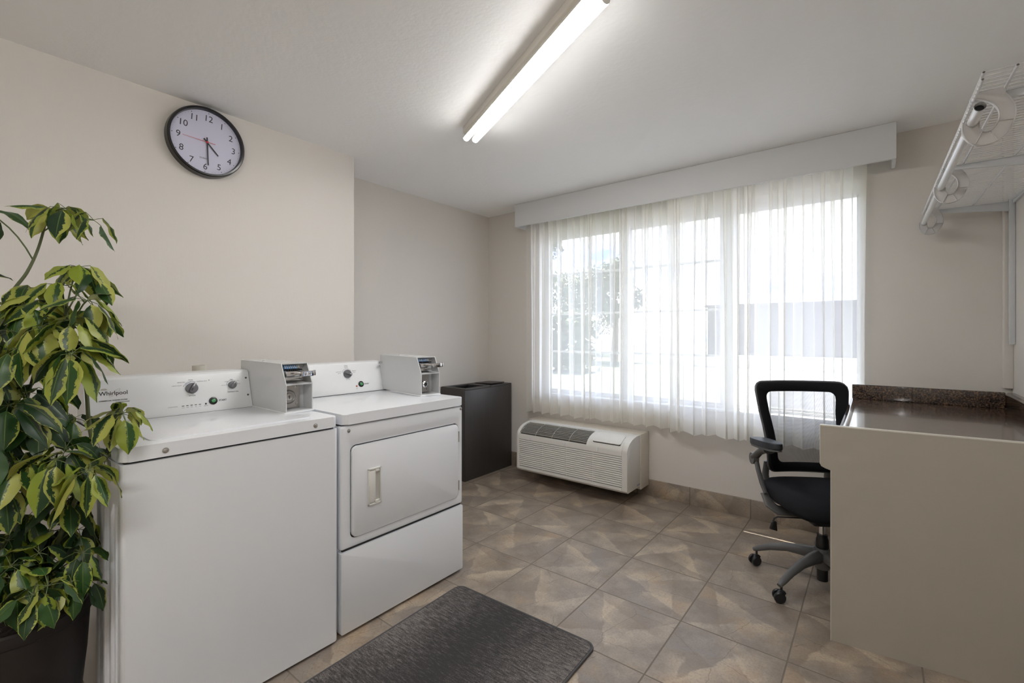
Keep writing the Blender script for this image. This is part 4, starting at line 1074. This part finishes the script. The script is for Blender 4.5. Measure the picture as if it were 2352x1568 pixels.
for s in (1, -1):
    ar = MB()
    ctube(ar, [(s*0.265, 0.035, 0.685), (s*0.268, -0.01, 0.676), (s*0.272, -0.065, 0.650), (s*0.275, -0.115, 0.612)], [(0.030, 0.020), (0.026, 0.018), (0.020, 0.016), (0.024, 0.016)], 14)
    ar.cyl(W(s*0.262, -0.122, 0.602), W(s*0.290, -0.122, 0.602), 0.030, n=28)
    a_ = ar.build('armrest', M['chairgrey'], ch)
    mpad = CMt @ Matrix.Translation((s*0.266, 0.0, 0.704)) @ Matrix.Rotation(math.radians(5), 4, 'X')
    pb = MB(); outl = []
    for k in range(28):
        a = 2*PI*k/28; c_, s_ = math.cos(a), math.sin(a); e = 2/2.8
        outl.append((0.043*math.copysign(abs(c_)**e, c_)*(1.0-0.15*s_), 0.138*math.copysign(abs(s_)**e, s_)))
    pb.prism(outl, 'z', -0.008, 0.022, 0.011, 4, m=mpad); pb.build('arm_pad', M['armpad'], a_)
    pb = MB(); pb.prism([(x*0.93, y*0.96) for x, y in outl], 'z', -0.018, -0.0085, 0.004, 2, m=mpad); pb.build('pad_tray', M['chairgrey'], a_)
    pb = MB()
    ctube(pb, [(s*0.268, -0.118, 0.600), (s*0.266, -0.095, 0.550), (s*0.262, -0.060, 0.490), (s*0.258, -0.020, 0.445)], [(0.022, 0.012), (0.024, 0.012), (0.026, 0.011), (0.026, 0.010)], 12)
    ctube(pb, [(s*0.259, -0.030, 0.450), (s*0.252, 0.0, 0.405), (s*0.215, 0.01, 0.378), (s*0.06, 0.01, 0.368)], [(0.026, 0.010), (0.026, 0.011), (0.026, 0.010), (0.024, 0.008)], 12)
    pb.build('arm_bracket', M['chairgrey'], a_)
b = MB()
ctube(b, [(0.06, 0.05, 0.358), (0.235, 0.05, 0.360), (0.250, 0.05, 0.352), (0.256, 0.05, 0.335)], 0.0042, 8)
lv = b.build('height_lever', M['chairblack'], ch)
MB().prism([(0.240, 0.338), (0.262, 0.336), (0.272, 0.300), (0.236, 0.290)], 'y', 0.044, 0.056, 0.003, 2, m=CMt).build('lever_paddle', M['blackplastic'], lv)
b = MB(); b.lathe([(0, 0.262), (0.0145, 0.262), (0.0145, 0.345), (0, 0.345)], n=24, m=CMt); b.build('gas_lift', M['chrome'], ch)
b = MB(); b.lathe([(0, 0.195), (0.027, 0.195), (0.029, 0.205), (0.027, 0.240), (0.023, 0.250), (0.023, 0.264), (0, 0.264)], n=28, m=CMt); b.build('lift_sleeve', M['blackplastic'], ch)
b = MB(); b.lathe([(0, 0.036), (0.024, 0.036), (0.024, 0.115), (0, 0.115)], n=28, m=CMt); b.build('lift_foot', M['blackplastic'], ch)
b = MB(); b.lathe([(0, 0.095), (0.030, 0.095), (0.037, 0.110), (0.042, 0.150), (0.040, 0.185), (0.033, 0.198), (0, 0.200)], n=30, m=CMt)
hubo = b.build('base_hub', M['chairgrey'], ch)
for k in range(5):
    aw = math.radians(171+72*k); d = Vector((math.cos(aw), math.sin(aw), 0)); c0 = Vector((CC[0], CC[1], 0))
    P_ = lambda r, z: c0+d*r+Vector((0, 0, z))
    b = MB(); b.tube([P_(0.02, 0.158), P_(0.08, 0.157), (P_(0.16, 0.146)), P_(0.24, 0.120), P_(0.295, 0.094), P_(0.322, 0.080)], [(0.030, 0.034), (0.026, 0.028), (0.021, 0.021), (0.018, 0.017), (0.016, 0.015), (0.012, 0.010)], 14)
    lg = b.build('base_leg', M['chairgrey'], ch)
    wa_ = aw+[0.9, -0.7, 2.0, 0.3, 1.4][k]
    cm = Matrix.Translation(P_(0.307, 0)) @ Matrix.Rotation(wa_, 4, 'Z')
    b = MB(); b.cyl(cm @ Vector((0, 0, 0.045)), cm @ Vector((0, 0, 0.088)), 0.0055, n=10)
    b.prism([(-0.004, 0.012), (0.020, 0.016), (0.024, 0.030), (0.018, 0.046), (0.006, 0.056), (-0.010, 0.056), (-0.020, 0.046)], 'y', -0.0075, 0.0075, 0.002, 2, m=cm)
    for s in (1, -1):
        wm = cm @ Matrix.Translation((0.010, s*0.009, 0.0262)) @ Matrix.Rotation(-s*PI/2, 4, 'X')
        b.lathe([(0, 0), (0.0235, 0), (0.026, 0.003), (0.026, 0.010), (0.022, 0.0145), (0.0, 0.0155)], n=30, m=wm)
    b.build('caster', M['blackplastic'], lg)

# ================================================================ WIRE SHELF, BRACKETS, HANGING ROD
sh = thing('wire_shelf', 'white wire shelf with rod hooks high on the right wall', 'shelf', (0.37, 2.53, 1.88))
zs = lambda y, dz=0.0: 1.905+dz+0.024*(y-1.6)
SY0, SY1 = 1.60, 3.47
def rail(name, x, dz, r, y0=SY0, y1=SY1, tip=True):
    b = MB().cyl((x, y0, zs(y0, dz)), (x, y1, zs(y1, dz)), r, n=12)
    o = b.build(name, M['wire'], sh)
    if tip: MB().cyl((x, y0-0.0006, zs(y0, dz)), (x, y0+0.001, zs(y0, dz)), r*0.72, n=12).build('cut_end', M['screw'], o)
rail('front_rail', 0.205, -0.003, 0.0034); rail('front_rail', 0.203, -0.020, 0.0034)
rail('deck_rail', 0.262, -0.005, 0.0034); rail('deck_rail', 0.400, -0.005, 0.0034); rail('back_rail', 0.538, -0.005, 0.0034)
b = MB(); y = SY0+0.012
while y < SY1-0.004:
    z = zs(y); b.tube([(0.545, y, z), (0.212, y, z), (0.203, y, z-0.002), (0.2005, y, z-0.010), (0.200, y, z-0.024)], 0.0016, 6); y += 0.0250
b.build('deck_wires', M['wire'], sh)
for y in (1.745, 2.47, 3.415):
    z = zs(y, -0.010); b = MB()
    b.prism([(0.196, z-0.010), (0.200, z-0.013), (0.530, z-0.050), (0.530, z-0.001), (0.200, z-0.001), (0.196, z-0.004)], 'y', y-0.005, y+0.005, 0.001)
    b.box((0.23, y-0.009, z-0.0035), (0.530, y+0.009, z-0.001))
    b.build('shelf_bracket', M['standard'], sh)
for y in (1.745, 2.47, 3.415):
    b = MB().box((0.528, y-0.011, 1.209), (XE-0.001, y+0.011, 1.975), 0.0015)
    for k in range(7): b.box((0.5275, y-0.003, 1.26+k*0.095), (0.5285, y+0.003, 1.275+k*0.095))
    b.build('wall_standard', M['standard'], sh)
MB().box((0.540, 1.5, 1.925), (XE-0.0005, SY1, 1.952), 0.001).build('hang_track', M['standard'], sh)
zr = lambda y: 1.825+0.024*(y-1.6)
OUT = [(0.181, 0.004), (0.1815, -0.024), (0.190, -0.046), (0.206, -0.061), (0.226, -0.066), (0.247, -0.060), (0.264, -0.043), (0.277, -0.015), (0.280, 0.012), (0.274, 0.038), (0.262, 0.060), (0.262, 0.078)]
INN = [(0.200, 0.076), (0.204, 0.062), (0.224, 0.052), (0.241, 0.036), (0.250, 0.014), (0.249, -0.008), (0.240, -0.026), (0.230, -0.032), (0.221, -0.030), (0.215, -0.020), (0.2145, -0.002), (0.2115, -0.003), (0.2005, -0.0135), (0.1895, -0.003), (0.188, 0.003)]
def catmull(P_, n=4):
    out = []
    for i in range(len(P_)-1):
        a0, a1, a2, a3 = P_[max(0, i-1)], P_[i], P_[i+1], P_[min(len(P_)-1, i+2)]
        for k in range(n):
            t = k/n; out.append(tuple(0.5*(2*q1+(q2-q0)*t+(2*q0-5*q1+4*q2-q3)*t*t+(3*q1-q0-3*q2+q3)*t**3) for q0, q1, q2, q3 in zip(a0, a1, a2, a3)))
    return out+[P_[-1]]
OUT = catmull(OUT[:-1])+[OUT[-1]]; INN = [INN[0]]+catmull(INN[1:-4])+catmull(INN[-4:])
nI = 13
for y in (1.735, 2.515, 3.38):
    z = zr(y); b = MB()
    pl = [(x, z+q) for x, q in OUT+INN]
    b.prism(pl, 'y', y-0.0015, y+0.0015)
    b.tube([(x, y, z+q) for x, q in OUT[:-1]], (0.0060, 0.0018), 8); b.tube([(x, y, z+q) for x, q in INN[1:-nI]], (0.0060, 0.0018), 8)
    b.tube([(x, y, z+q) for x, q in INN[-nI:]], (0.0060, 0.0018), 8)
    for p, q in (((0.219, -0.030), (0.206, -0.060)), ((0.234, -0.030), (0.247, -0.058)), ((0.249, -0.010), (0.277, -0.012))):
        b.tube([(p[0], y, z+p[1]), (q[0], y, z+q[1])], (0.0055, 0.0012), 6)
    b.build('rod_hook', M['bracket'], sh, smooth=50)
hr = thing('hanging_rod', 'white metal hanging rod resting in the hooks under the wire shelf', 'rod', (0.2, 2.5, 1.82))
ry0, ry1 = 1.615, 3.46
nr = 24
b = MB(); b.tube([(0.2005, ry0, zr(ry0)), (0.2005, ry1, zr(ry1))], 0.0112, nr, caps=False); b.tube([(0.2005, ry0, zr(ry0)), (0.2005, ry1, zr(ry1))], 0.0100, nr, caps=False)
pa = b.build('rod_tube', M['rod'], hr, smooth=60)
MB().cyl((0.2005, ry0+0.02, zr(ry0+0.02)), (0.2005, ry0+0.021, zr(ry0+0.021)), 0.0098, n=20).build('tube_hollow', M['tubehole'], pa)

# ================================================================ POTTED PLANT
pp = thing('potted_plant', 'tall variegated umbrella plant in dark brown pot left of the washer', 'plant', (-1.961, 0.168, 0))
PXc, PYc = -1.961, 0.165
MB().lathe([(0, 0.0), (0.105, 0.0), (0.112, 0.006), (0.132, 0.14), (0.148, 0.30), (0.155, 0.42), (0.160, 0.425), (0.160, 0.455), (0.154, 0.460), (0.147, 0.455), (0.145, 0.42), (0, 0.42)], o=(PXc, PYc, 0), n=56).build('pot', M['pot'], pp)
MB().lathe([(0, 0.435), (0.07, 0.434), (0.144, 0.424), (0.144, 0.42), (0, 0.42)], o=(PXc, PYc, 0), n=30).build('soil', M['soil'], pp)
HUBS = [  # x, y, z, leaflet length, leaflets, tone
    (-1.981,0.245,1.637,0.085,7,1), (-1.903,0.256,1.638,0.09,6,0), (-1.863,0.312,1.608,0.08,4,0), (-1.899,0.284,1.465,0.1,7,1),
    (-2.111,0.116,1.628,0.1,5,2), (-1.984,0.191,1.401,0.09,5,0), (-1.885,0.244,1.406,0.085,6,1), (-1.863,0.312,1.43,0.08,4,2),
    (-2.016,0.115,1.347,0.11,7,2), (-1.879,0.172,1.344,0.1,7,0), (-1.887,0.217,1.36,0.095,6,1), (-1.784,0.285,1.359,0.095,7,0),
    (-1.755,0.245,1.301,0.1,7,1), (-1.826,0.316,1.323,0.085,6,0), (-1.854,0.141,1.271,0.11,7,2), (-1.788,0.193,1.283,0.11,6,1),
    (-1.781,0.148,1.225,0.11,7,0), (-1.779,0.213,1.235,0.1,7,2), (-1.732,0.263,1.235,0.1,7,1), (-1.668,0.237,1.211,0.115,8,0),
    (-1.81,0.304,1.233,0.085,5,2), (-1.89,0.1,1.153,0.12,8,0), (-1.879,0.172,1.099,0.11,7,2), (-1.915,0.22,1.092,0.09,6,2),
    (-1.829,0.135,1.072,0.12,8,2), (-1.85,0.195,1.026,0.11,7,2), (-1.909,0.276,1.008,0.09,6,2), (-1.744,0.355,1.028,0.085,8,1),
    (-1.717,0.352,1.034,0.08,4,0), (-1.792,0.241,0.94,0.1,7,2), (-1.835,0.105,0.983,0.12,8,2), (-1.806,0.154,0.92,0.11,8,0),
    (-1.73,0.214,0.926,0.11,8,0), (-1.632,0.265,0.903,0.105,8,1), (-1.835,0.284,0.912,0.1,6,2), (-1.817,0.119,0.857,0.11,7,0),
    (-1.935,0.204,0.81,0.1,8,2), (-1.892,0.264,0.764,0.1,7,2), (-1.937,0.178,0.728,0.1,7,2), (-1.917,0.142,0.683,0.1,7,2),
    (-1.989,0.238,0.656,0.1,7,2), (-1.899,0.284,0.671,0.09,6,2), (-1.822,0.192,0.656,0.1,7,0), (-1.795,0.137,0.65,0.09,6,0),
    (-1.877,0.123,0.624,0.1,6,0), (-1.862,0.236,0.602,0.09,6,2), (-1.798,0.287,0.551,0.08,2,2), (-1.927,0.186,0.564,0.08,5,2),
    (-1.92,0.267,0.572,0.09,5,2), (-1.786,0.144,0.615,0.09,6,2), (-1.69,0.194,0.609,0.085,6,0), (-1.723,0.244,0.588,0.085,6,2),
    (-1.692,0.167,0.597,0.08,5,2), (-1.754,0.271,0.646,0.09,6,2), (-1.805,0.103,0.603,0.09,6,2), (-2.091,0.069,1.449,0.11,7,0),
    (-2.023,0.058,1.246,0.12,7,2), (-2.033,0.051,1.038,0.12,7,0), (-2.023,0.058,0.83,0.12,7,2), (-1.994,0.081,0.658,0.11,7,2),
]
STEMS = [
[(-1.976, 0.172, 0.451), (-1.976, 0.159, 0.711), (-2.011, 0.145, 0.964), (-2.056, 0.135, 1.193), (-2.065, 0.153, 1.364), (-2.05, 0.19, 1.452), (-2.037, 0.213, 1.528), (-2.002, 0.228, 1.62)],
[(-1.955, 0.188, 0.451), (-1.889, 0.254, 0.703), (-1.828, 0.302, 0.884), (-1.822, 0.294, 1.015), (-1.802, 0.284, 1.12), (-1.814, 0.262, 1.221), (-1.834, 0.246, 1.309)],
[(-1.966, 0.154, 0.463), (-1.965, 0.104, 0.793), (-1.994, 0.081, 1.038), (-2.05, 0.075, 1.246), (-2.086, 0.085, 1.374)],
[(-1.964, 0.207, 0.439), (-1.945, 0.196, 0.643), (-1.925, 0.212, 0.835), (-1.966, 0.18, 1.028), (-1.903, 0.192, 1.171), (-1.922, 0.176, 1.296)],
]

rnd = random.Random(11)
def lim(p):
    x = max(p.x, XL+0.03); y = p.y; z = p.z
    if -2.47 < x < WF+0.02 and y > WY0-0.012 and z < WT+0.012:
        if z > WT-0.05 and y > WY0+0.01: z = WT+0.012
        else: y = WY0-0.012
    if -2.42 < x < -2.235 and y > 0.340 and z < 1.11: y = 0.340
    return Vector((x, y, z))
sm_ = []
st = MB()
for s in STEMS:
    P_ = [Vector(p) for p in s]; pts = []
    for i in range(len(P_)-1):
        a0 = P_[max(0, i-1)]; a1 = P_[i]; a2 = P_[i+1]; a3 = P_[min(len(P_)-1, i+2)]
        for k in range(6):
            t = k/6; pts.append(lim(0.5*((2*a1)+(a2-a0)*t+(2*a0-5*a1+4*a2-a3)*t*t+(3*a1-a0-3*a2+a3)*t**3)))
    pts.append(P_[-1]); sm_.append(pts)
    n = len(pts); st.tube(pts, [0.0075*(1-0.62*i/n) for i in range(n)], 8)
st.build('stems', M['woody'], pp)
allp = [p for s in sm_ for p in s]
pet = MB(); lf = bmesh.new(); uvl = lf.loops.layers.uv.new('UVMap'); cl_ = lf.loops.layers.float_color.new('leaf')
camdir = Vector((0.62+0.6, -0.35, 0)).normalized()
def leaf(base, d0, Ln, Wd, tone, droop, roll):
    tc_ = (rnd.random(), tone, rnd.random(), 1)
    NT, NS = 9, 4; p = base.copy(); d = d0.normalized(); rows = []
    up = Vector((0, 0, 1)); side0 = d.cross(up)
    if side0.length < 0.15: side0 = Vector((rnd.uniform(-1, 1), rnd.uniform(-1, 1), 0))
    side0.normalize()
    side0 = (Matrix.Rotation(roll, 3, d) @ side0)
    curl = rnd.uniform(-0.1, 0.22); wav = rnd.uniform(0, 6)
    step = Ln/NT
    for i in range(NT+1):
        t = i/NT
        wd = Wd*(math.sin(PI*min(1, t**0.80))**0.75)*0.5 if 0 < t < 1 else 0.0006
        if t > 0.86 and t < 1: wd = min(wd, Wd*0.5*(1-t)*2.2+0.001)
        side = (side0-d*side0.dot(d)).normalized(); nrm = side.cross(d)
        row = []
        for j in range(-NS, NS+1):
            q = j/NS
            off = side*(q*wd)+nrm*(-abs(q)*wd*0.30+curl*wd*q*q+0.0025*math.sin(wav+t*14)*abs(q))
            row.append(lf.verts.new(lim(p+off)))
        rows.append(row)
        d = (d+Vector((0, 0, -1))*droop*0.13).normalized(); p = p+d*step
    for i in range(NT):
        for j in range(2*NS):
            f = lf.faces.new((rows[i][j], rows[i][j+1], rows[i+1][j+1], rows[i+1][j])); f.smooth = True
            for lp, (a, c) in zip(f.loops, ((j, i), (j+1, i), (j+1, i+1), (j, i+1))):
                lp[uvl].uv = (a/(2*NS), c/NT); lp[cl_] = tc_
for hx, hy, hz, Ln, n, tone in HUBS:
    h_ = Vector((hx, hy, hz))
    # petiole from a stem point somewhat below
    best = min(allp, key=lambda p: (p-(h_+Vector((0, 0, -0.10)))).length)
    out = (h_-best); out.z = 0
    if out.length < 0.02: out = Vector((camdir.x, camdir.y, 0))*0.05
    a, c = best, h_
    midp = (a+c)/2+Vector((0, 0, 0.03))-out*0.1
    pet.tube([a*(1-t)*(1-t)+midp*2*t*(1-t)+c*t*t for t in (0, .2, .4, .6, .8, 1)], 0.0021, 6)
    ax = (out.normalized()*0.5+camdir*0.35+Vector((0, 0, 0.9))).normalized()
    u = ax.cross(Vector((0.3, 0.2, 1))).normalized(); v = ax.cross(u)
    ph0 = rnd.uniform(0, 6)
    for k in range(n):
        a_ = ph0+2*PI*k/n+rnd.uniform(-0.25, 0.25)
        r_ = u*math.cos(a_)+v*math.sin(a_)
        d0 = (r_*0.85+ax*rnd.uniform(-0.15, 0.30)).normalized()
        pl = rnd.uniform(0.018, 0.032)
        b0 = h_+d0*pl
        pet.tube([h_, h_+d0*pl*0.5+Vector((0, 0, 0.001)), b0], 0.0009, 5)
        d1 = (d0+Vector((0, 0, -1))*rnd.uniform(0.35, 1.0)).normalized()
        T_ = {0: (0.2, 0.9), 1: (0.55, 1.08), 2: (-0.15, 0.36)}[tone]
        L_ = Ln*rnd.uniform(0.85, 1.22)
        leaf(b0, d1, L_, L_*rnd.uniform(0.44, 0.56), rnd.uniform(*T_), rnd.uniform(0.25, 2.2), rnd.uniform(-0.7, 0.7))
pet.build('petioles', M['stem'], pp)
me = bpy.data.meshes.new('foliage'); lf.to_mesh(me); lf.free()
link_mesh('foliage', me, M['leaf'], pp, smooth=0)
for p in me.polygons: p.use_smooth = True
